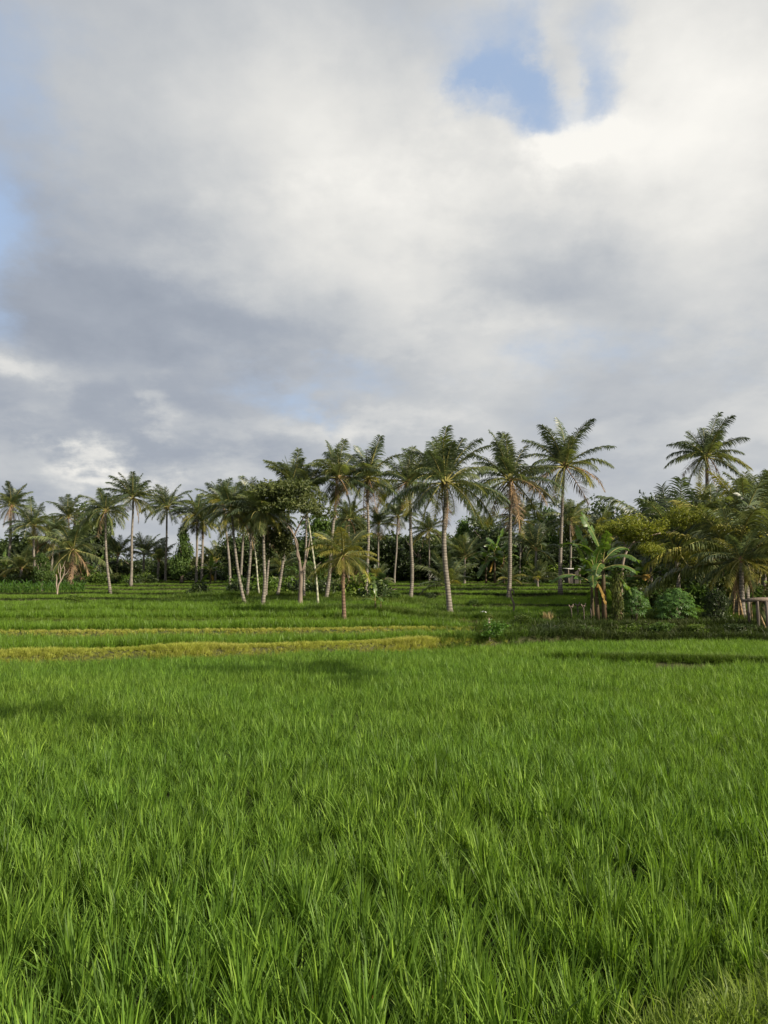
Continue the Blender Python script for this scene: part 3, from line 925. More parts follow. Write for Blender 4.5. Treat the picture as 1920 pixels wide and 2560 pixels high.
P(39, (540, 0), (541, 1400), 50, 6, 'pale low palm left of the foot of the palm cluster', Y=96, group=MIDP, plan='young', light=.35)
P(40, (128, 0), (136, 1345), 62, 8, 'pale-fronded palm left of the ragged low palm', Y=95, group=MIDP, plan='full', light=.25)
P(41, (700, 0), (704, 1420), 60, 7, 'shaded palm in the undergrowth under the spreading olive tree', Y=76, group=MIDP, plan='young')
P(55, (1500, 0), (1502, 1330), 66, 8, 'pale palm rising behind the banana plants', Y=80, group=MIDP, light=.4)
P(56, (1215, 0), (1218, 1330), 50, 6, 'distant dark palm right of the biggest leaning palm', Y=104, group=MIDP)
# right thicket
P(42, (1766, 0), (1766, 1140), 92, 13, 'tall palm towering above the thicket at the right', Y=58, plan='full', group=NEARP, nuts=8)
P(43, (1692, 0), (1692, 1385), 185, 14, 'upright feathery palm at the left end of the right thicket', Y=46, plan='young', light=.3, group=NEARP)
P(44, (1702, 1480), (1702, 1352), 104, 15, 'low shaggy palm with a brown skirt and coconuts behind the cassava bushes', Y=None, plan='droopy', light=.1, bark='trunk_dark', group=NEARP, nuts=12)
P(45, (1838, 0), (1838, 1400), 225, 20, 'large palm with long upright fronds in the middle of the right thicket', Y=38, plan='young', light=.8, group=NEARP)
P(46, (1962, 0), (1962, 1400), 215, 22, 'largest palm at the right edge hanging its fronds over the timber rack', Y=36.8, plan='droopy', light=.7, group=NEARP)
P(63, (1768, 0), (1768, 1340), 150, 14, 'palm with arching fronds in the back of the right thicket', Y=47, plan='rich', light=.3, group=NEARP, nuts=0)
P(64, (1862, 0), (1862, 1300), 150, 14, 'upright palm behind the largest fronds of the right thicket', Y=43, plan='young', light=.75, group=NEARP, nuts=0)
P(65, (1625, 0), (1625, 1345), 96, 10, 'palm arching over the yellow-leaved tree from behind', Y=52, plan='full', light=.2, group=NEARP, nuts=0)
P(47, (1905, 0), (1908, 1290), 120, 14, 'palm behind the thicket at the right edge', Y=50, plan='full', light=.1, group=NEARP)
P(48, (1848, 0), (1852, 1400), 100, 18, 'short palm with dry brown fronds above the leaning bamboo poles', Y=35.5, plan='droopy', light=.5, group=NEARP, nuts=0)
# young palms
P(49, (1119, 1500), (1120, 1462), 78, 9, 'trunkless young palm with arching fronds behind the biggest leaning palm', plan='young', light=.25, group=YOUNG, nuts=0)
P(50, (1344, 1472), (1344, 1448), 48, 7, 'bright yellow-green young palm left of the palm with the open crown', plan='young', light=.7, group=YOUNG, nuts=0)
P(51, (1272, 1464), (1272, 1448), 38, 5, 'small bright young palm just behind the straight palm with brown fronds', plan='young', light=.6, group=YOUNG, nuts=0)
P(52, (731, 1496), (731, 1474), 52, 6, 'young palm in the undergrowth left of the gnarled forked trunk', plan='young', light=.3, group=YOUNG, nuts=0)
P(53, (944, 1466), (944, 1450), 40, 5, 'small pale young palm behind the straight palm beside the yellow palm', plan='young', light=.5, group=YOUNG, nuts=0)
# palms just outside the frame at the right: their shadows lie across the rice
palm(61, Vector((14.2, 10.3, gz(14.2, 10.3))), Vector((14.0, 10.3, 9.2)), 0, 26, 'palm outside the right edge throwing its shadow over the middle of the rice', plan='areca', group=NEARP, Lm=3.3, nuts=0)
palm(62, Vector((9.0, 3.6, gz(9.0, 3.6))), Vector((9.0, 3.6, 9.4)), 0, 26, 'palm beside the camera throwing its shadow over the left of the rice', plan='areca', group=NEARP, Lm=2.1, nuts=0)


fx, fy = [], []
for x_, y_, w_ in FEET:
    for k in range(16):
        fx.append(x_ + rng.normal(0, .22 + w_)); fy.append(y_ + rng.normal(-.1, .2 + w_))
fx, fy = np.array(fx), np.array(fy)
scatter('weeds', C_weed, with_z(fx, fy), 'tufts of weeds round the feet of the palms', None, .8, 1.8, .25)


# ------------------------------------------------------------------ broadleaf trees
def crown_mesh(seed, mat, n, lobes, size, name='crown', flat=0.0, long=1.6, fill=.55):
    """Foliage: leaf blades in sprays through several uneven lobes of unit size, with gaps between the sprays."""
    r = np.random.default_rng(seed)
    L = np.array([l[:3] for l in lobes]); R = np.array([l[3:6] for l in lobes])
    wts = np.prod(R, 1) ** .67; wts = wts / wts.sum()
    ns = max(20, n // 9)
    li = r.choice(len(lobes), ns, p=wts)
    d = r.normal(size=(ns, 3)); d /= np.linalg.norm(d, axis=1)[:, None]
    rad = fill + (1.03 - fill) * r.random(ns) ** .6
    C = L[li] + d * rad[:, None] * R[li]
    C += r.normal(0, .02, C.shape)
    si = np.repeat(np.arange(ns), 9)[:n]
    m = len(si)
    P_ = C[si] + r.normal(0, size * 1.15, (m, 3)) * np.array([1, 1, .7])
    out = d[si] * 0.8 + r.normal(0, .6, (m, 3)) + np.array([0, 0, .55 + flat])
    out /= np.linalg.norm(out, axis=1)[:, None]
    t = np.cross(out, r.normal(size=(m, 3))); t /= np.linalg.norm(t, axis=1)[:, None] + 1e-9
    t = t + np.array([0, 0, -.35]); t /= np.linalg.norm(t, axis=1)[:, None]
    b = np.cross(out, t)
    s = size * r.uniform(.6, 1.25, (m, 1))
    v = np.stack([P_ - t * s * long * .5, P_ + b * s * .42 + out * s * .1, P_ + t * s * long * .5 - out * s * .25, P_ - b * s * .42 + out * s * .1], 1).reshape(-1, 3)
    f = np.arange(m * 4).reshape(m, 4)
    me = bpy.data.meshes.new(name)
    me.from_pydata(v.tolist(), [], f.tolist())
    me.materials.append(mat)
    return me


def lobes_for(seed, kind):
    r = random.Random(seed); out = []
    if kind == 'round':
        out.append((0, 0, .5, .36, .36, .36))
        for k in range(11):
            a = r.uniform(0, 6.28); z = r.uniform(.18, .86); q = r.uniform(.18, .36) * (1.15 - abs(z - .45))
            s = r.uniform(.14, .24); out.append((math.cos(a) * q, math.sin(a) * q, z, s, s, s * .8))
    elif kind == 'tall':
        for k in range(12):
            z = k / 11; a = r.uniform(0, 6.28); q = r.uniform(.05, .26) * (1 - .6 * z)
            s = r.uniform(.16, .26) * (1 - .45 * z); out.append((math.cos(a) * q, math.sin(a) * q, .1 + z * .8, s, s, s * .7))
    elif kind == 'umbrella':
        for k in range(16):
            a = r.uniform(0, 6.28); q = .44 * math.sqrt(r.random()); s = r.uniform(.10, .19)
            out.append((math.cos(a) * q, math.sin(a) * q, .62 - .55 * q + r.uniform(-.12, .2), s * 1.2, s * 1.2, s * .55))
    else:
        for k in range(12):
            a = r.uniform(0, 6.28); q = .36 * math.sqrt(r.random()); s = r.uniform(.14, .24)
            out.append((math.cos(a) * q, math.sin(a) * q, r.uniform(.12, .72), s, s, s * .9))
    return out


CR = {}
for k, mn in enumerate(('tree_a', 'tree_b', 'tree_d')):
    for j, kind in enumerate(('round', 'tall', 'low')):
        for v in range(2):
            CR[(mn, kind, v)] = crown_mesh(500 + k * 40 + j * 7 + v, MAT[mn], 5200, lobes_for(900 + k * 31 + j * 11 + v, kind), .040)


def limb_mesh(seed, h, r0, spread, bark, nlimb=5, top=.75):
    r = random.Random(seed); mb = MB()
    lean = Vector((r.uniform(-.06, .06), r.uniform(-.06, .06), 0)) * h
    def tr(t): return Vector((lean.x * t * t, lean.y * t, h * top * t))
    mb.tube([tr(t) - Vector((0, 0, .15 if t == 0 else 0)) for t in (0, .1, .3, .5, .75, 1)], [r0 * 1.5, r0 * 1.1, r0, r0 * .85, r0 * .6, r0 * .2], 8)
    for k in range(nlimb):
        t = r.uniform(.35, .85); a = k * 2.4 + r.uniform(-.4, .4)
        p = tr(t); q = Vector((math.cos(a) * spread * r.uniform(.5, .9), math.sin(a) * spread * r.uniform(.5, .9), h * r.uniform(.15, .4)))
        mb.tube([p, p + q * .4 + Vector((0, 0, -.02 * h)), p + q], [r0 * .55, r0 * .35, r0 * .08], 6)
    return mb.mesh('trunk', [MAT[bark]])


def tree(seed, px, Y, top_py, wpx, label, kind='round', mat='tree_a', py=None, bark='bark', low=.12, group='trees of the dark woods', name='broadleaf_tree'):
    base = stand(px, py, Y) if py is None else stand(px, py)
    Y = base.y
    top = at(px, top_py, Y)
    h = top.z - base.z; w = wpx * Y / F
    root = thing(name, base, label, 'tree', group)
    link('trunk', limb_mesh(seed, h, .028 * h ** .8 + .05, w * .4, bark), root)
    me = CR[(mat, kind, seed % 2)]
    link('crown', me, root, (0, 0, h * low), (0, 0, seed * 1.3), (w * 1.12, w * 1.12, h * (1 - low) * 1.02))
    return root


T = tree
T(1, 22, 100, 1330, 130, 'rounded dark tree at the far left edge under the skirted palm', 'round')
T(2, 118, 104, 1352, 110, 'dark rounded tree between the star-shaped palm and the ragged low palm', 'low')
T(3, 218, 106, 1256, 120, 'tall dark round-topped tree rising behind the curved palm of the left row', 'round')
T(4, 104, 80, 1384, 56, 'small leafy green tree behind the corn patch', 'tall', 'tree_b', py=1482, low=.3)
T(5, 456, 92, 1312, 66, 'narrow leafy green tree with lit foliage left of the twin palms', 'tall', 'tree_b')
T(6, 330, 108, 1392, 120, 'low dark tree behind the tallest straight palm', 'low')
T(7, 540, 110, 1388, 130, 'low dark tree in the gap left of the palm cluster', 'low', 'tree_d')
T(8, 700, 96, 1292, 170, 'broad dark tree behind the leaning trunks of the cluster', 'low', 'tree_a')
T(9, 800, 92, 1284, 140, 'leafy green tree behind the slender pale green-stemmed palm', 'round', 'tree_b')
T(10, 872, 100, 1286, 120, 'dark tree behind the short yellow palm', 'round', 'tree_d')
T(11, 1000, 108, 1326, 120, 'dark tree behind the grey-trunked palm', 'low', 'tree_a')
T(12, 1095, 104, 1322, 90, 'olive tree behind the biggest leaning palm', 'low', 'tree_d')
T(13, 1222, 100, 1288, 112, 'big round dark tree in the middle between the two tallest trunks', 'round', 'tree_a')
T(14, 1160, 106, 1300, 90, 'light green feathery tree left of the big round dark tree', 'tall', 'tree_b')
T(15, 1352, 104, 1266, 96, 'round tree with a lit top right of the palm with brown hanging fronds', 'round', 'tree_b')
T(16, 1452, 102, 1266, 86, 'round tree with a sunlit right side behind the palm with the open crown', 'round', 'tree_d')
T(17, 1512, 100, 1250, 116, 'wide dark tree on the skyline above the banana plants', 'round', 'tree_a')
T(18, 1646, 96, 1212, 96, 'dark knobbly tree on the skyline left of the towering palm', 'round', 'tree_a')
T(19, 1585, 100, 1272, 90, 'dark tree filling the skyline dip above the yellow-leaved tree', 'low', 'tree_a')
T(20, 1745, 62, 1262, 150, 'shaded tree behind the upright feathery palm of the thicket', 'low', 'tree_a')
T(21, 1860, 56, 1300, 170, 'shaded tree behind the right thicket', 'round', 'tree_d')
T(22, 1300, 96, 1320, 120, 'low dark tree under the distant palm in the middle woods', 'low', 'tree_a')
T(23, 1420, 96, 1350, 110, 'low dark tree behind the small shed', 'low', 'tree_a')
T(24, 940, 100, 1322, 120, 'low dark tree under the small distant palm', 'low', 'tree_a')
T(25, 1560, 78, 1380, 150, 'dark bushy tree behind the curved yellow-leaved tree', 'low', 'tree_a')
T(26, 250, 98, 1388, 110, 'low shaded tree behind the foot of the ragged low palm', 'low', 'tree_a')
T(27, 440, 100, 1396, 100, 'low shaded tree behind the narrow leafy tree', 'low', 'tree_a')
T(28, 620, 88, 1318, 130, 'dark tree seen through the middle of the palm cluster', 'low', 'tree_a')
T(29, 770, 74, 1392, 120, 'leafy green tree in the undergrowth beside the gnarled forked trunk', 'low', 'tree_b')
T(30, 1050, 100, 1340, 130, 'low dark tree at the back of the middle terraces', 'low', 'tree_a')
T(31, 1180, 98, 1340, 130, 'low dark tree behind the shaded banana clump', 'low', 'tree_a')
T(32, 50, 92, 1380, 110, 'shaded tree behind the low palm at the left edge', 'low', 'tree_d')
T(33, 1790, 46, 1385, 120, 'leafy tree inside the right thicket', 'low', 'tree_b')
T(34, 1650, 58, 1372, 130, 'dark leafy tree behind the low shaggy palm', 'low', 'tree_a')
T(35, 500, 104, 1372, 90, 'dark tree behind the shorter twin palm', 'low', 'tree_d')
T(36, 975, 60, 1462, 60, 'leafy bush right of the small banana clump', 'low', 'tree_b', py=1502, low=.05, name='bush', group='bushes on the terraces')
T(37, 955, 60, 1432, 50, 'pale leafy sapling behind the small banana clump', 'tall', 'tree_b', py=1472, low=.1, name='bush', group='bushes on the terraces')

# far woods that close the view behind the single trees
wood = [crown_mesh(700 + i, MAT['tree_a'], 1500, lobes_for(960 + i, 'low'), .075) for i in range(4)]
C_wood = proto('wood_clump', wood)
x = rng.uniform(-78, 78, 330); y = rng.uniform(112, 126, 330)
scatter('woods', C_wood, with_z(x, y, .3), 'dark mass of woods closing the view behind the terraces', None, 6.2, 8.6, .05, np.where((x / y > -.37) & (x / y < -.205), .55, np.where(x / y > -.05, 1.08, .92)))
C_thick = proto('thicket_clump', [crown_mesh(740 + i, MAT[['tree_b', 'weed', 'tree_d', 'tree_b'][i]], 600, lobes_for(990 + i, 'low'), .09) for i in range(4)])
C_under = proto('undergrowth_clump', [crown_mesh(720 + i, MAT[['tree_a', 'shrub', 'tree_d', 'weed'][i]], 500, lobes_for(980 + i, 'low'), .10) for i in range(4)])
x = rng.uniform(-66, 66, 560); y = 101 + rng.uniform(0, 9, 560) - 9 * sstep((np.abs(x + 14) - 16) / 20)
scatter('undergrowth', C_under, with_z(x, y, .2), 'low dark undergrowth along the back edge of the terraces', None, 1.4, 3.4, .1)
x = rng.uniform(0.30, .52, 300) ; y = rng.uniform(44, 86, 300); x = x * y
scatter('undergrowth', C_thick, with_z(x, y, .2), 'leafy undergrowth under the palms of the right thicket', None, 1.0, 2.4, .1)
x = np.concatenate([rng.normal(M2.x - 2, 2.4, 60), rng.uniform(-50, -27, 150)]); y = np.concatenate([rng.normal(M2.y + 3.5, 1.3, 60), rng.uniform(84, 94, 150)])
scatter('undergrowth', C_under, with_z(x, y, .15), 'leafy undergrowth round the feet of the palm cluster and the left row', None, .8, 1.9, .1)


def path_tree(name, base, pts_list, label, bark, group=None):
    """A tree whose trunk and limbs follow given points (world), returned with its root."""
    root = thing(name, base, label, 'tree', group)
    mb = MB()
    for pts, rads in pts_list:
        pts = [Vector(p) - base for p in pts]
        fine, fr = [], []
        for i in range(len(pts) - 1):
            p0 = pts[max(i - 1, 0)]; p1 = pts[i]; p2 = pts[i + 1]; p3 = pts[min(i + 2, len(pts) - 1)]
            for k in range(4):
                t = k / 4
                fine.append(.5 * ((2 * p1) + (p2 - p0) * t + (2 * p0 - 5 * p1 + 4 * p2 - p3) * t * t + (3 * p1 - p0 - 3 * p2 + p3) * t ** 3))
                fr.append(rads[i] * (1 - t) + rads[i + 1] * t)
        fine.append(pts[-1]); fr.append(rads[-1])
        mb.tube(fine, fr, 8)
    link('trunk', mb.mesh('trunk', [MAT[bark]]), root)
    return root


def pp(Y, *pts):
    return [at(a, b, Y + (c[0] if c else 0)) for a, b, *c in pts]


# spreading olive tree above the cluster, with its gnarled forked trunk
b = stand(750, 1513); Y = b.y; m = Y / F
rt = path_tree('broadleaf_tree', b, [
    ([b - Vector((0, 0, .1))] + pp(Y, (751, 1480), (752, 1440), (748, 1400), (742, 1370), (735, 1340), (722, 1300)), [7.5 * m, 5.2 * m, 5 * m, 3.6 * m, 2.6 * m, 1.8 * m, .7 * m]),
    (pp(Y, (752, 1442), (760, 1415, .2), (768, 1385, .4), (776, 1340, .5)), [5 * m, 3 * m, 2.2 * m, 1 * m]),
    (pp(Y, (749, 1405), (742, 1385, -.3), (741, 1350, -.3), (700, 1290, -.3), (660, 1270, -.4)), [3.0 * m, 2.4 * m, 1.8 * m, 1.2 * m, .6 * m]),
    (pp(Y, (735, 1340), (755, 1300, .3), (780, 1270, .4)), [2.5 * m, 2 * m, .8 * m])],
    'spreading olive-green tree with a gnarled forked trunk beside the palm cluster', 'bark', 'trees of the dark woods')
cw = 195 * m
link('crown', crown_mesh(810, MAT['tree_d'], 5600, lobes_for(811, 'umbrella'), .030, fill=.35), rt, at(716, 1336, Y - .4) - b, (0, 0, .4), (cw, cw * .7, 178 * m))
link('crown', CR[('tree_d', 'low', 0)], rt, at(690, 1398, Y + 1.2) - b, (0, 0, 2.0), (120 * m, 90 * m, 110 * m))
mb_ = crown_mesh(812, MAT['tree_d'], 900, lobes_for(813, 'low'), .06)
link('sprig', mb_, rt, at(770, 1445, Y) - b, (0, 0, 0), (26 * m, 26 * m, 34 * m))

# yellow-leaved tree on a curved pale stem at the right
b = stand(1552, 1552); Y = b.y + .6; m = Y / F
b = Vector((at(1552, 1552, Y).x, Y, gz(at(1552, 1552, Y).x, Y)))
rt = path_tree('broadleaf_tree', b, [
    ([b - Vector((0, 0, .1))] + pp(Y, (1553, 1500), (1555, 1440), (1558, 1405), (1566, 1380), (1580, 1360), (1600, 1335), (1625, 1310)), [4 * m, 3.4 * m, 3.2 * m, 3.0 * m, 2.6 * m, 1.8 * m, 1.2 * m, .5 * m]),
    (pp(Y, (1566, 1382), (1560, 1355, .2), (1545, 1330, .3), (1530, 1310, .3)), [2.6 * m, 2 * m, 1.4 * m, .6 * m]),
    (pp(Y, (1580, 1360), (1640, 1335, -.2), (1680, 1330, .3), (1705, 1310, .3)), [1.8 * m, 1.3 * m, .8 * m, .4 * m])],
    'small tree with yellow-green leaves on a curved pale stem beside the ivy-covered stump', 'pale_bark')
cy = crown_mesh(820, MAT['tree_c'], 3000, lobes_for(821, 'low'), .036, fill=.3)
link('crown', cy, rt, at(1607, 1368, Y) - b, (0, 0, 1.0), (190 * m, 150 * m, 118 * m))
link('crown', cy, rt, at(1705, 1326, Y) - b, (0, 0, 2.4), (100 * m, 90 * m, 85 * m))
link('crown', cy, rt, at(1518, 1345, Y) - b, (0, 0, 4.0), (76 * m, 70 * m, 60 * m))
link('crown', cy, rt, at(1630, 1395, Y) - b, (0, 0, .2), (70 * m, 60 * m, 60 * m))

# bare pale tree behind the corn patch
b = stand(143, 1485); Y = b.y; m = Y / F
path_tree('bare_tree', b, [
    ([b - Vector((0, 0, .1))] + pp(Y, (145, 1466), (152, 1452), (158, 1440), (162, 1425), (158, 1412)), [2.2 * m, 1.8 * m, 1.6 * m, 1.3 * m, .9 * m, .4 * m]),
    (pp(Y, (152, 1452), (150, 1438), (152, 1424), (149, 1408)), [1.3 * m, 1.2 * m, .9 * m, .4 * m]),
    (pp(Y, (143, 1476), (141, 1460), (142, 1446), (140, 1436)), [1.8 * m, 1.6 * m, 1.4 * m, 1.2 * m]),
    (pp(Y, (158, 1440), (166, 1434), (172, 1424)), [1.1 * m, .8 * m, .3 * m]),
    (pp(Y, (152, 1424), (158, 1416), (163, 1402)), [.8 * m, .6 * m, .3 * m]),
    (pp(Y, (150, 1438), (146, 1428), (147, 1412)), [.8 * m, .6 * m, .3 * m])],
    'bare pale forked tree without leaves behind the corn patch', 'pale_bark')

# bent dead trunk
b = stand(1284, 1548); Y = b.y; m = Y / F
path_tree('dead_trunk', b, [
    ([b - Vector((0, 0, .1))] + pp(Y, (1284, 1525), (1285, 1512), (1279, 1495), (1276, 1480), (1279, 1474), (1284, 1478), (1285, 1486)), [2.5 * m, 2.3 * m, 2.6 * m, 2.2 * m, 2.2 * m, 2.6 * m, 1.6 * m, .8 * m]),
    (pp(Y, (1277, 1482), (1268, 1468, .1), (1258, 1464, .1)), [1.4 * m, 1.0 * m, .4 * m])],
    'dark bent dead trunk with a hooked top in front of the straight palm', 'bark')


# ------------------------------------------------------------------ banana plants
def banana_leaf(seed, a0, bend, torn, mat):
    """Long paddle leaf of unit length: folded along the midrib, split into strips at the edges where torn."""
    r = random.Random(seed); mb = MB(); S = 16
    a = math.radians(a0); pts = [Vector((0, 0, 0))]; tg = []
    for k in range(S):
        ang = a - math.radians(bend) * ((k + .5) / S) ** 1.5
        d = Vector((math.cos(ang), 0, math.sin(ang))); tg.append(d); pts.append(pts[-1] + d / S)
    tg.append(tg[-1])
    mb.tube(pts, [.014 * (1 - .85 * i / S) + .001 for i in range(S + 1)], 4, 1, False)

    def w(t): return 0.0 if t < .17 else .125 * min(1, (t - .16) / .16) ** .6 * max(0.02, 1 - max(0, (t - .62) / .38) ** 2.2)
    for sg in (-1, 1):
        sagj = 0
        for k in range(2, S):
            t0, t1 = k / S, (k + 1) / S
            if r.random() < torn: sagj = r.uniform(-.04, .05)
            def edge(i, t, q):
                n = Vector((-tg[i].z, 0, tg[i].x))
                return pts[i] + Vector((0, sg * w(t) * q, 0)) + n * (w(t) * (.32 * q - .62 * q * q) + sagj * q * q) + tg[i] * .05 * q
            gap = 0.18 / S if r.random() < torn else 0
            g = tg[k] * gap
            v = [pts[k], edge(k, t0, .5) + g * .5, edge(k, t0, 1) + g, pts[k + 1], edge(k + 1, t1, .5), edge(k + 1, t1, 1)]
            fs = [(0, 1, 4, 3), (1, 2, 5, 4)]
            if sg < 0: fs = [f[::-1] for f in fs]
            mb.add(v, fs, 0)
    return mb.mesh('leaf', [mat, MAT['rachis']])


BL = {}
for i, (a0, bd) in enumerate([(80, 25), (66, 55), (52, 75), (36, 85), (14, 80), (-30, 45)]):
    for v in range(2):
        BL[(i, v)] = banana_leaf(300 + i * 5 + v, a0, bd, .45 + .15 * v, MAT['banana'])
BLO = banana_leaf(340, 22, 60, .4, MAT['banana_old'])
BLH = banana_leaf(341, -55, 30, .5, MAT['banana_old'])


def banana(seed, base, h, L, label, leaves=(0, 1, 2, 2, 3, 3, 4, 5), old=1, lean=0.0, group='banana plants', face=None, hanging=1):
    r = random.Random(seed)
    root = thing('banana_plant', base, label, 'banana plant', group)
    top = Vector((lean, 0, h))
    mb = MB()
    rr = .030 * h + .03
    mb.tube([Vector((0, 0, -.1)), top * .25, top * .6, top], [rr * 1.2, rr, rr * .8, rr * .45], 9)
    link('stem', mb.mesh('stem', [MAT['banana_stem']]), root)
    a = face if face is not None else r.uniform(0, 6.28)
    for k, c in enumerate(leaves):
        az_ = a + k * 2.4 + r.uniform(-.3, .3)
        s = L * r.uniform(.85, 1.1)
        link('leaf', BL[(c, r.randrange(2))], root, top - Vector((0, 0, .05 * k * h * .3)), (r.uniform(-.25, .25), 0, az_), (s, s, s))
    for k in range(old):
        o = link('leaf', BLO, root, top - Vector((0, 0, .1 * h)), (0, 0, a + 1.1 + k * 2.2), (L * .8,) * 3)
        o['label'] = 'orange-brown old leaf'
    for k in range(hanging):
        o = link('leaf', BLH, root, top - Vector((0, 0, .15 * h)), (0, 0, a + 2.9 + k * 2.0), (L * .6,) * 3)
        o['label'] = 'dry leaf hanging along the stem'
    return root


def banana_px(seed, px, py, top_py, Lpx, label, **k):
    b = stand(px, py); m = b.y / F
    return banana(seed, b, at(px, top_py, b.y).z - b.z, Lpx * m, label, **k)


B = banana_px
B(1, 1496, 1556, 1428, 112, 'left banana plant of the trio with broad leaves reaching left', face=2.6, old=0, hanging=1, lean=-.1)
B(2, 1512, 1562, 1400, 116, 'tallest banana plant of the trio with large upright leaves', face=2.2, old=0, hanging=0)
B(3, 1482, 1552, 1450, 105, 'shorter dark-stemmed banana plant at the left of the trio', face=3.4, old=0, hanging=0)
B(4, 1622, 1512, 1440, 110, 'banana plant with an orange leaf between the two cassava bushes', face=1.0, old=2)
B(5, 938, 1532, 1502, 44, 'small banana plant in the low clump on the terrace bank', face=2.0, old=0, hanging=0, leaves=(0, 1, 2, 3, 3))
B(6, 952, 1534, 1508, 38, 'smaller banana plant at the right of the low clump on the terrace bank', face=.4, old=0, hanging=0, leaves=(0, 1, 2, 3))
for i, (px, tp, L, lb) in enumerate([(1236, 1384, 62, 'shaded banana plant with upright paddle leaves under the big round tree'), (1258, 1392, 54, 'shaded banana plant at the right of the clump under the big round tree'),
                                     (1214, 1398, 50, 'shaded banana plant at the left of the clump under the big round tree'), (240, 1428, 40, 'shaded banana plant behind the curved palm of the left row'),
                                     (528, 1424, 42, 'pale banana plant right of the twin palms'), (14, 1424, 48, 'banana plant at the left edge above the corn patch')]):
    b = stand(px, Y=88); m = b.y / F
    banana(20 + i, b, at(px, tp, b.y).z - b.z, L * m, lb, old=0, hanging=1)

# ------------------------------------------------------------------ right bank: ivy stump, bushes, stakes, rack
b = stand(1545, 1568); Y = b.y; m = Y / F
root = thing('ivy_stump', b, 'thick dead stump wrapped in yellow-green ivy beside the banana trio', 'tree stump')
mb = MB()
tp = at(1545, 1434, Y) - b
r_ = random.Random(5)
mb.tube([tp * t - Vector((0, 0, .1 if t == 0 else 0)) + Vector((r_.uniform(-1, 1) * 2 * m, 0, 0)) for t in (0, .15, .35, .55, .75, .9, 1)], [12 * m, 9 * m, 8 * m, 7.6 * m, 7.4 * m, 8 * m, 6 * m], 12)
link('trunk', mb.mesh('trunk', [MAT['trunk_dark']]), root)
link('ivy', crown_mesh(830, MAT['ivy'], 2300, [(r_.uniform(-.16, .16), r_.uniform(-.16, .16), z / 14,  .47, .47, .06) for z in range(1, 15)], .075, 'ivy', fill=.75), root, (0, 0, 0), (0, 0, 0), (27 * m, 27 * m, tp.z * .98))


def palmate_mesh(seed, n):
    """Cassava foliage: fans of narrow leaflets held out on stalks over a dome."""
    r = random.Random(seed); mb = MB()
    for _ in range(n):
        a = r.uniform(0, 6.28); z = r.random() ** .8; q = math.sqrt(max(0, 1 - z * z)) * .5 * r.uniform(.6, 1.05)
        c = Vector((math.cos(a) * q, math.sin(a) * q, .25 + .75 * z * r.uniform(.75, 1.02)))
        nrm = Vector((math.cos(a) * .6 + r.gauss(0, .3), math.sin(a) * .6 + r.gauss(0, .3), .9)).normalized()
        u = nrm.cross(Vector((math.sin(a), -math.cos(a), .2))).normalized(); w = nrm.cross(u)
        s = r.uniform(.07, .12)
        for k in range(6):
            th = -2.1 + 4.2 * k / 5
            d = u * math.cos(th) + w * math.sin(th) - nrm * .25
            e = nrm.cross(d).normalized() * s * .13
            tip = c + d * s; md = c + d * s * .55 + nrm * s * .05
            mb.add([c, md + e, tip - nrm * s * .12, md - e], [(0, 1, 2, 3)])
    return mb.mesh('foliage', [MAT['cassava']])


def bush(name, base, w, h, me, label, cat, bark='bark', nst=5, seed=0, group=None):
    r = random.Random(seed)
    root = thing(name, base, label, cat, group)
    for k in range(nst):
        a = k * 2.4; mb = MB()
        mb.tube([(math.cos(a) * .02 * w, math.sin(a) * .02 * w, -.08), (math.cos(a) * .10 * w, math.sin(a) * .10 * w, h * .35), (math.cos(a) * .26 * w, math.sin(a) * .26 * w, h * .75)], [.018 * w, .014 * w, .006 * w], 5)
        link('stem', mb.mesh('stem', [MAT[bark]]), root)
    link('foliage', me, root, (0, 0, 0), (0, 0, seed), (w, w, h))
    return root


b = stand(1588, 1560); m = b.y / F
bush('cassava_bush', b, 78 * m, 92 * m, palmate_mesh(1, 240), 'smaller green cassava bush beside the ivy-covered stump', 'bush', seed=1, group='cassava bushes')
b = stand(1689, 1566); m = b.y / F
bush('cassava_bush', b, 112 * m, 96 * m, palmate_mesh(2, 330), 'larger green cassava bush between the stump and the dark clipped shrub', 'bush', seed=2, group='cassava bushes')
b = stand(1793, 1566); m = b.y / F
bush('dark_shrub', b, 66 * m, 98 * m, crown_mesh(840, MAT['shrub'], 3600, lobes_for(841, 'round') + [(0, 0, .3, .4, .4, .3)], .045, 'foliage'), 'dark dense upright shrub left of the leaning bamboo poles', 'shrub', seed=3)
for i, (px, py, w, h, lb) in enumerate([(1300, 1572, 60, 40, 'low leafy weed bush on the ditch edge right of the sprouting post'), (1380, 1585, 76, 26, 'low tangled bush at the left end of the dark bank'),
                                        (1640, 1588, 80, 34, 'low dark bush on the bank under the cassava'), (1740, 1590, 70, 30, 'low dark bush on the bank below the upright shrub'), (1850, 1588, 80, 30, 'low bush on the bank below the bamboo poles'),
                                        (1460, 1588, 80, 30, 'low dark bush on the bank under the forked stakes'), (1560, 1590, 80, 36, 'low dark bush on the bank at the foot of the ivy-covered stump'),
                                        (1080, 1506, 36, 26, 'round leafy bush left of the trunkless young palm'), (1186, 1520, 40, 22, 'low dark bush on the grassy mound right of the biggest palm'),
                                        (190, 1512, 60, 30, 'dark bush at the right end of the corn patch')]):
    b = stand(px, py); m = b.y / F
    bush('bush', b, w * m, h * m, crown_mesh(850 + i, MAT[['weed', 'shrub', 'tree_b'][i % 3]], 1300, lobes_for(870 + i, 'low'), .06, 'foliage'), lb, 'bush', seed=i, group='bushes on the bank', nst=3)

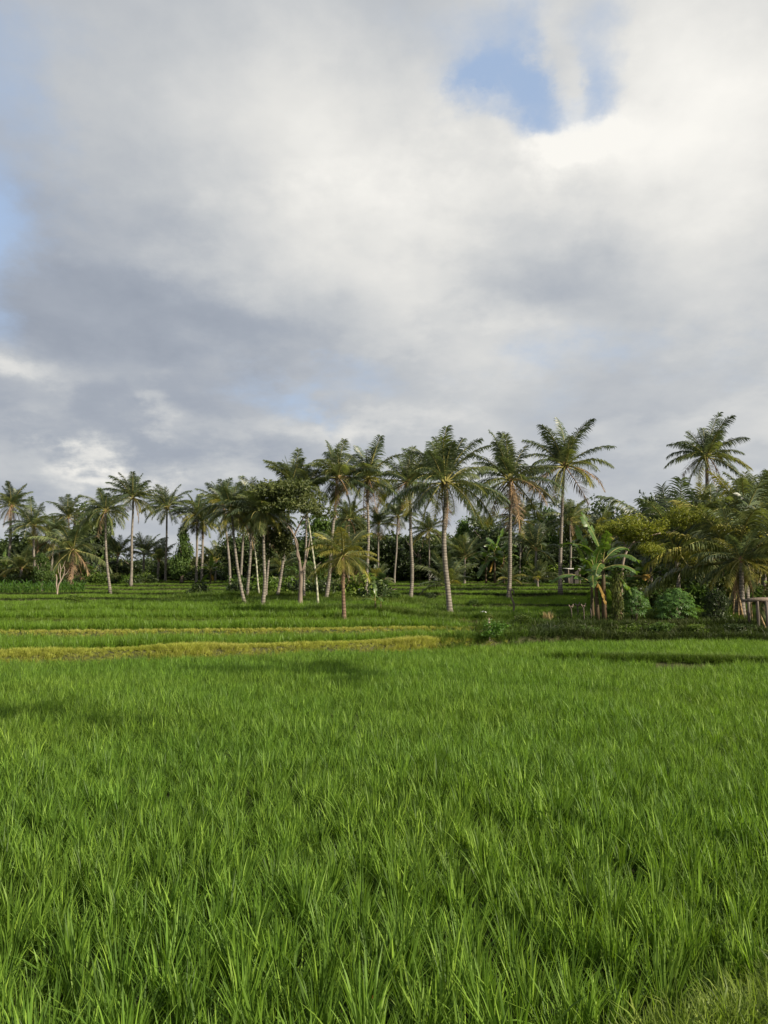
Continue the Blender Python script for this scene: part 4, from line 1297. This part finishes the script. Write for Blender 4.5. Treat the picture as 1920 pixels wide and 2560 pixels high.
# four forked stakes
for i, (px, ty, by, lb) in enumerate([(1429, 1512, 1556, 'leftmost of the four forked grey stakes on the bank'), (1445, 1508, 1552, 'second forked grey stake from the left on the bank'),
                                      (1460, 1510, 1558, 'third forked grey stake with a stubby head on the bank'), (1478, 1512, 1560, 'pale thin stake nearest the banana trio')]):
    b = stand(px, by); m = b.y / F
    h = at(px, ty, b.y).z - b.z
    root = thing('stake', b, lb, 'stake', 'stakes on the bank')
    mb = MB()
    mb.tube([(0, 0, -.2), (.01, 0, h * .5), (-.01, 0, h * .82)], [1.6 * m, 1.4 * m, 1.5 * m], 6)
    link('post', mb.mesh('post', [MAT['timber']]), root)
    mb = MB()
    if i < 3:
        mb.tube([(-.01, 0, h * .78), (-5 * m, 0, h * .95), (-6 * m, 0, h)], [1.4 * m, 1.5 * m, 1.0 * m], 6)
        mb.tube([(-.01, 0, h * .78), (4 * m, 0, h * .93), (5 * m, 0, h * 1.05)], [1.4 * m, 1.6 * m, 1.0 * m], 6)
        mb.tube([(-2 * m, .01, h * .88), (3 * m, -.02, h * .9)], [2.0 * m, 2.0 * m], 6)
    else:
        mb.tube([(-.01, 0, h * .78), (2 * m, 0, h * 1.0)], [1.3 * m, .9 * m], 6)
    link('fork', mb.mesh('fork', [MAT['bark' if i < 3 else 'timber']]), root)

# sprouting post in front of the ditch
b = stand(1223, 1600); m = b.y / F
root = thing('sprouting_post', b, 'pale living post with yellow leaves at its top and green shoots below', 'plant')
mb = MB(); h = at(1223, 1545, b.y).z - b.z
mb.tube([(0, 0, -.2), (.01, 0, h * .5), (0, 0, h)], [3.0 * m, 2.6 * m, 2.8 * m], 8)
link('post', mb.mesh('post', [MAT['pale_bark']]), root)
link('foliage', crown_mesh(880, MAT['ivy'], 260, lobes_for(881, 'low'), .10, 'foliage'), root, (0, 0, h * .9), (0, 0, 0), (22 * m, 22 * m, 22 * m))
link('foliage', crown_mesh(882, MAT['corn'], 800, lobes_for(883, 'round'), .075, 'foliage'), root, (.10, -.35, .1), (0, 0, 0), (64 * m, 50 * m, h * .8))
# bundle of straw
b = stand(1370, 1560); m = b.y / F
mb = MB(); r_ = random.Random(9)
for k in range(130):
    a = r_.uniform(0, 6.28); q = 11 * m * math.sqrt(r_.random())
    blade(mb, r_, (q * math.cos(a), q * .6 * math.sin(a), -.05), r_.uniform(20, 34) * m, 2.0 * m, r_.uniform(.05, .3), a, r_.uniform(0, .4), 3)
tag(link('straw_bundle', mb.mesh('straw_bundle', [MAT['straw']]), None, b), 'upright bundle of dry straw on the grassy ditch edge', 'straw bundle')
# white scrap
b = stand(1209, 1556); m = b.y / F
mb = MB(); n = 7
vs = [(((i / n) - .5) * 15 * m, ((j / 3) - .5) * 7 * m, (2.6 + 1.6 * math.sin(i * 1.9 + j * 1.3) + 3.0 * (1 - abs(i / n - .5) * 2)) * m) for i in range(n + 1) for j in range(4)]
mb.add(vs, [(i * 4 + j, (i + 1) * 4 + j, (i + 1) * 4 + j + 1, i * 4 + j + 1) for i in range(n) for j in range(3)])
b.z = gz(b.x, b.y) + .38
tag(link('plastic_scrap', mb.mesh('plastic_scrap', [MAT['plastic']]), None, b), 'small crumpled white plastic scrap in the grass beside the biggest palm', 'scrap')
# reddish heap of dry brush beside the biggest palm
b = HEAP.copy(); m = b.y / F
mb = MB(); r_ = random.Random(10)
for k in range(420):
    x_, y_ = r_.gauss(0, 16) * m, r_.gauss(0, 6) * m
    blade(mb, r_, (x_, y_, max(0, (10 - abs(x_ / m) * .3) * m * r_.random())), r_.uniform(10, 22) * m, 1.5 * m, r_.uniform(.6, 1.5), r_.uniform(0, 6.28), r_.uniform(0, .8), 3)
tag(link('brush_heap', mb.mesh('brush_heap', [MAT['frond_dead']]), None, b), 'reddish-brown heap of dry brush at the foot of the biggest palm', 'brush heap')

# timber rack at the right edge
Yr = 32.2; m = Yr / F
pl = at(1885, 1500, Yr)
bz = gz(pl.x, Yr)
root = thing('timber_rack', (pl.x, Yr, bz), 'weathered timber rack with a heavy top beam at the right edge', 'rack')
h = pl.z - bz
mb = MB(); mb.tube([(-14 * m, 0, h), (20 * m, .02, h + .02), (70 * m, .05, h + .01)], [5 * m, 5.5 * m, 5 * m], 8)
link('beam', mb.mesh('beam', [MAT['bark']]), root)
for k, dx in enumerate((8, 30, 56)):
    for dy in (0, .8):
        mb = MB(); mb.tube([(dx * m, dy, -.2), (dx * m + .01, dy, h * .5), (dx * m, dy, h - .02)], [4 * m, 3.4 * m, 3.4 * m], 7)
        link('leg', mb.mesh('leg', [MAT['timber']]), root)
mb = MB(); mb.tube([(-8 * m, .8, h - 2 * m), (70 * m, .82, h - 2 * m)], [3.5 * m, 3.5 * m], 8)
link('rail', mb.mesh('rail', [MAT['timber']]), root)
for k, (x0, x1, t) in enumerate([(20, 44, .7), (34, 64, .8)]):
    mb = MB(); mb.tube([(x0 * m, .4, h * t), (x1 * m, .42, .02)], [2.4 * m, 2.4 * m], 6)
    link('brace', mb.mesh('brace', [MAT['bamboo']]), root)
# leaning bamboo poles
for i, (x0, y0, x1, y1, w, lb) in enumerate([(1840, 1452, 1859, 1552, 2.4, 'longest bamboo pole leaning left under the brown palm fronds'), (1838, 1470, 1832, 1552, 1.8, 'bamboo pole leaning right under the brown palm fronds'),
                                             (1850, 1500, 1876, 1546, 2.6, 'short thick bamboo pole lying slanted beside the rack'), (1846, 1480, 1847, 1552, 1.6, 'thin upright bamboo pole between the leaning ones'),
                                             (1862, 1478, 1890, 1520, 2.0, 'bamboo pole slanting down to the timber rack'), (1878, 1505, 1880, 1558, 2.2, 'short bamboo post left of the timber rack')]):
    f = stand(x1, y1); m = f.y / F
    top = at(x0, y0, f.y + .5)
    mb = MB(); d = top - f
    mb.tube([-d * .04, d * .33, d * .66, d], [w * m, w * m * .95, w * m * .9, w * m * .8], 7)
    for q in (.2, .4, .6, .8): mb.tube([d * q, d * (q + .012)], [w * m * 1.12, w * m * 1.12], 7)
    tag(link('bamboo_pole', mb.mesh('bamboo_pole', [MAT['bamboo']]), None, f), lb, 'bamboo pole', 'bamboo poles beside the rack')
# stony path at the right edge
pc = stand(1925, 1575)
mb = MB(); n = 16
vs, fs = [], []
for i in range(n + 1):
    for j in range(4):
        x_ = pc.x - .55 + j * .7 + .18 * math.sin(i * 1.1); y_ = 30.6 + i * .55
        vs.append((x_, y_, gz(x_, y_) + .03))
for i in range(n):
    for j in range(3): fs.append((i * 4 + j, i * 4 + j + 1, (i + 1) * 4 + j + 1, (i + 1) * 4 + j))
mb.add(vs, fs)
tag(link('path', mb.mesh('path', [MAT['path']])), 'stony path under the timber rack at the right edge', None, None, 'structure')

# small shed among the trees
b = stand(1432, Y=88); m = 88 / F
root = thing('shed', b, 'small dark shed with a thin pale roof edge behind the palm with the open crown', 'shed')
zt = at(1432, 1421, 88).z - b.z
mb = MB(); mb.box((-13 * m, 0, 0), (13 * m, 40 * m, zt - 3 * m)); link('wall', mb.mesh('wall', [MAT['dark_wall']], False), root)
mb = MB(); mb.add([(-16 * m, -10 * m, zt - 2 * m), (16 * m, -10 * m, zt - 2 * m), (16 * m, 46 * m, zt + 1 * m), (-16 * m, 46 * m, zt + 1 * m), (-16 * m, -10 * m, zt - .6 * m), (16 * m, -10 * m, zt - .6 * m), (16 * m, 46 * m, zt + 2 * m), (-16 * m, 46 * m, zt + 2 * m)],
                  [(0, 3, 2, 1), (4, 5, 6, 7), (0, 1, 5, 4), (1, 2, 6, 5), (2, 3, 7, 6), (3, 0, 4, 7)])
link('roof', mb.mesh('roof', [MAT['roof']], False), root)
for dx in (-14, 14):
    mb = MB(); mb.tube([(dx * m, -8 * m, -.2), (dx * m, -8 * m, zt - 2 * m)], [1.3 * m, 1.3 * m], 6); link('post', mb.mesh('post', [MAT['bark']]), root)


# ------------------------------------------------------------------ corn patch at the left
def corn_mesh(seed):
    r = random.Random(seed); mb = MB()
    mb.tube([(0, 0, -.05), (.01, 0, .4), (0, 0, .8)], [.028, .022, .010], 5)
    for k in range(9):
        a = k * 2.6 + r.uniform(-.5, .5)
        blade(mb, r, (0, 0, .12 + .07 * k), r.uniform(.45, .65), .075, r.uniform(.35, .7), a, r.uniform(.9, 1.7), 5)
    return mb.mesh('corn_plant', [MAT['corn']])


CORN = [corn_mesh(i) for i in range(6)]
k = 0
for row in range(3):
    for i in range(26):
        Yc = 57.6 + row * .8 + rng.uniform(-.15, .15)
        xx = (-36 + 252 * (i + .5) / 26 + rng.uniform(-4, 4) - 960) / F * Yc
        s = rng.uniform(.85, 1.15) * 1.02
        o = link('corn_plant', CORN[k % 6], None, (xx, Yc, gz(xx, Yc) - .02), (0, 0, rng.uniform(0, 6.28)), (s, s, s))
        tag(o, 'young dark green corn plant in the patch at the left edge of the terraces', 'corn plant', 'corn plants in the left patch')
        k += 1

# ------------------------------------------------------------------ foreground details
b = hit(1893, 2538, 2.0, 8.0)
root = thing('pink_flower', b, 'small pink clover-like flower on a pale stalk in the lower right grass', 'flower')
tipw = at(1893, 2530, b.y - .05) - b
mb = MB(); st = at(1872, 2480, b.y + .06) - b
mb.tube([st + Vector((-.03, .08, -.05)), st, st * .5 + tipw * .5 + Vector((.01, 0, .012)), tipw], [.0016, .0018, .0018, .002], 5)
link('stalk', mb.mesh('stalk', [MAT['bund_grass']]), root)
mb = MB(); r_ = random.Random(3)
for k in range(70):
    z = r_.uniform(-1, 1); a = r_.uniform(0, 6.28); q = math.sqrt(1 - z * z)
    d = Vector((q * math.cos(a), q * math.sin(a), z)); e = d.cross(Vector((.3, .5, .8))).normalized() * .0022
    mb.add([tipw + d * .003 - e, tipw + d * .003 + e, tipw + d * .013 + e * .8, tipw + d * .015, tipw + d * .013 - e * .8], [(0, 1, 2, 3, 4)])
link('bloom', mb.mesh('bloom', [MAT['petal']]), root)
b = hit(944, 2560, 2.0, 8.0)
mb = MB(); tp = at(930, 2492, b.y - .25) - b
mb.tube([(0, 0, -.05), tp * .5 + Vector((.01, 0, 0)), tp], [.003, .0028, .001], 5)
for k in range(14):
    p = tp * (.55 + .03 * k)
    a = k * 2.4
    mb.add([p, p + Vector((math.cos(a) * .006, math.sin(a) * .006, .004)), p + Vector((math.cos(a) * .008, math.sin(a) * .008, .018)), p + Vector((0, 0, .012))], [(0, 1, 2, 3)])
tag(link('dry_grass_stalk', mb.mesh('dry_grass_stalk', [MAT['red_leaf']]), None, b), 'reddish dry grass stalk at the bottom middle of the rice', 'grass stalk')
b = hit(1905, 2470, 2.0, 8.0)
mb = MB(); r_ = random.Random(4)
for k in range(9):
    blade(mb, r_, (r_.uniform(-.05, .05), r_.uniform(-.04, .04), 0), r_.uniform(.14, .26), .006, r_.uniform(.4, 1.1), r_.uniform(0, 6.28), r_.uniform(0, .5), 4)
tag(link('dry_grass_tuft', mb.mesh('dry_grass_tuft', [MAT['red_leaf']]), None, b), 'tuft of orange-brown dry blades at the right edge of the near bund', 'grass tuft')
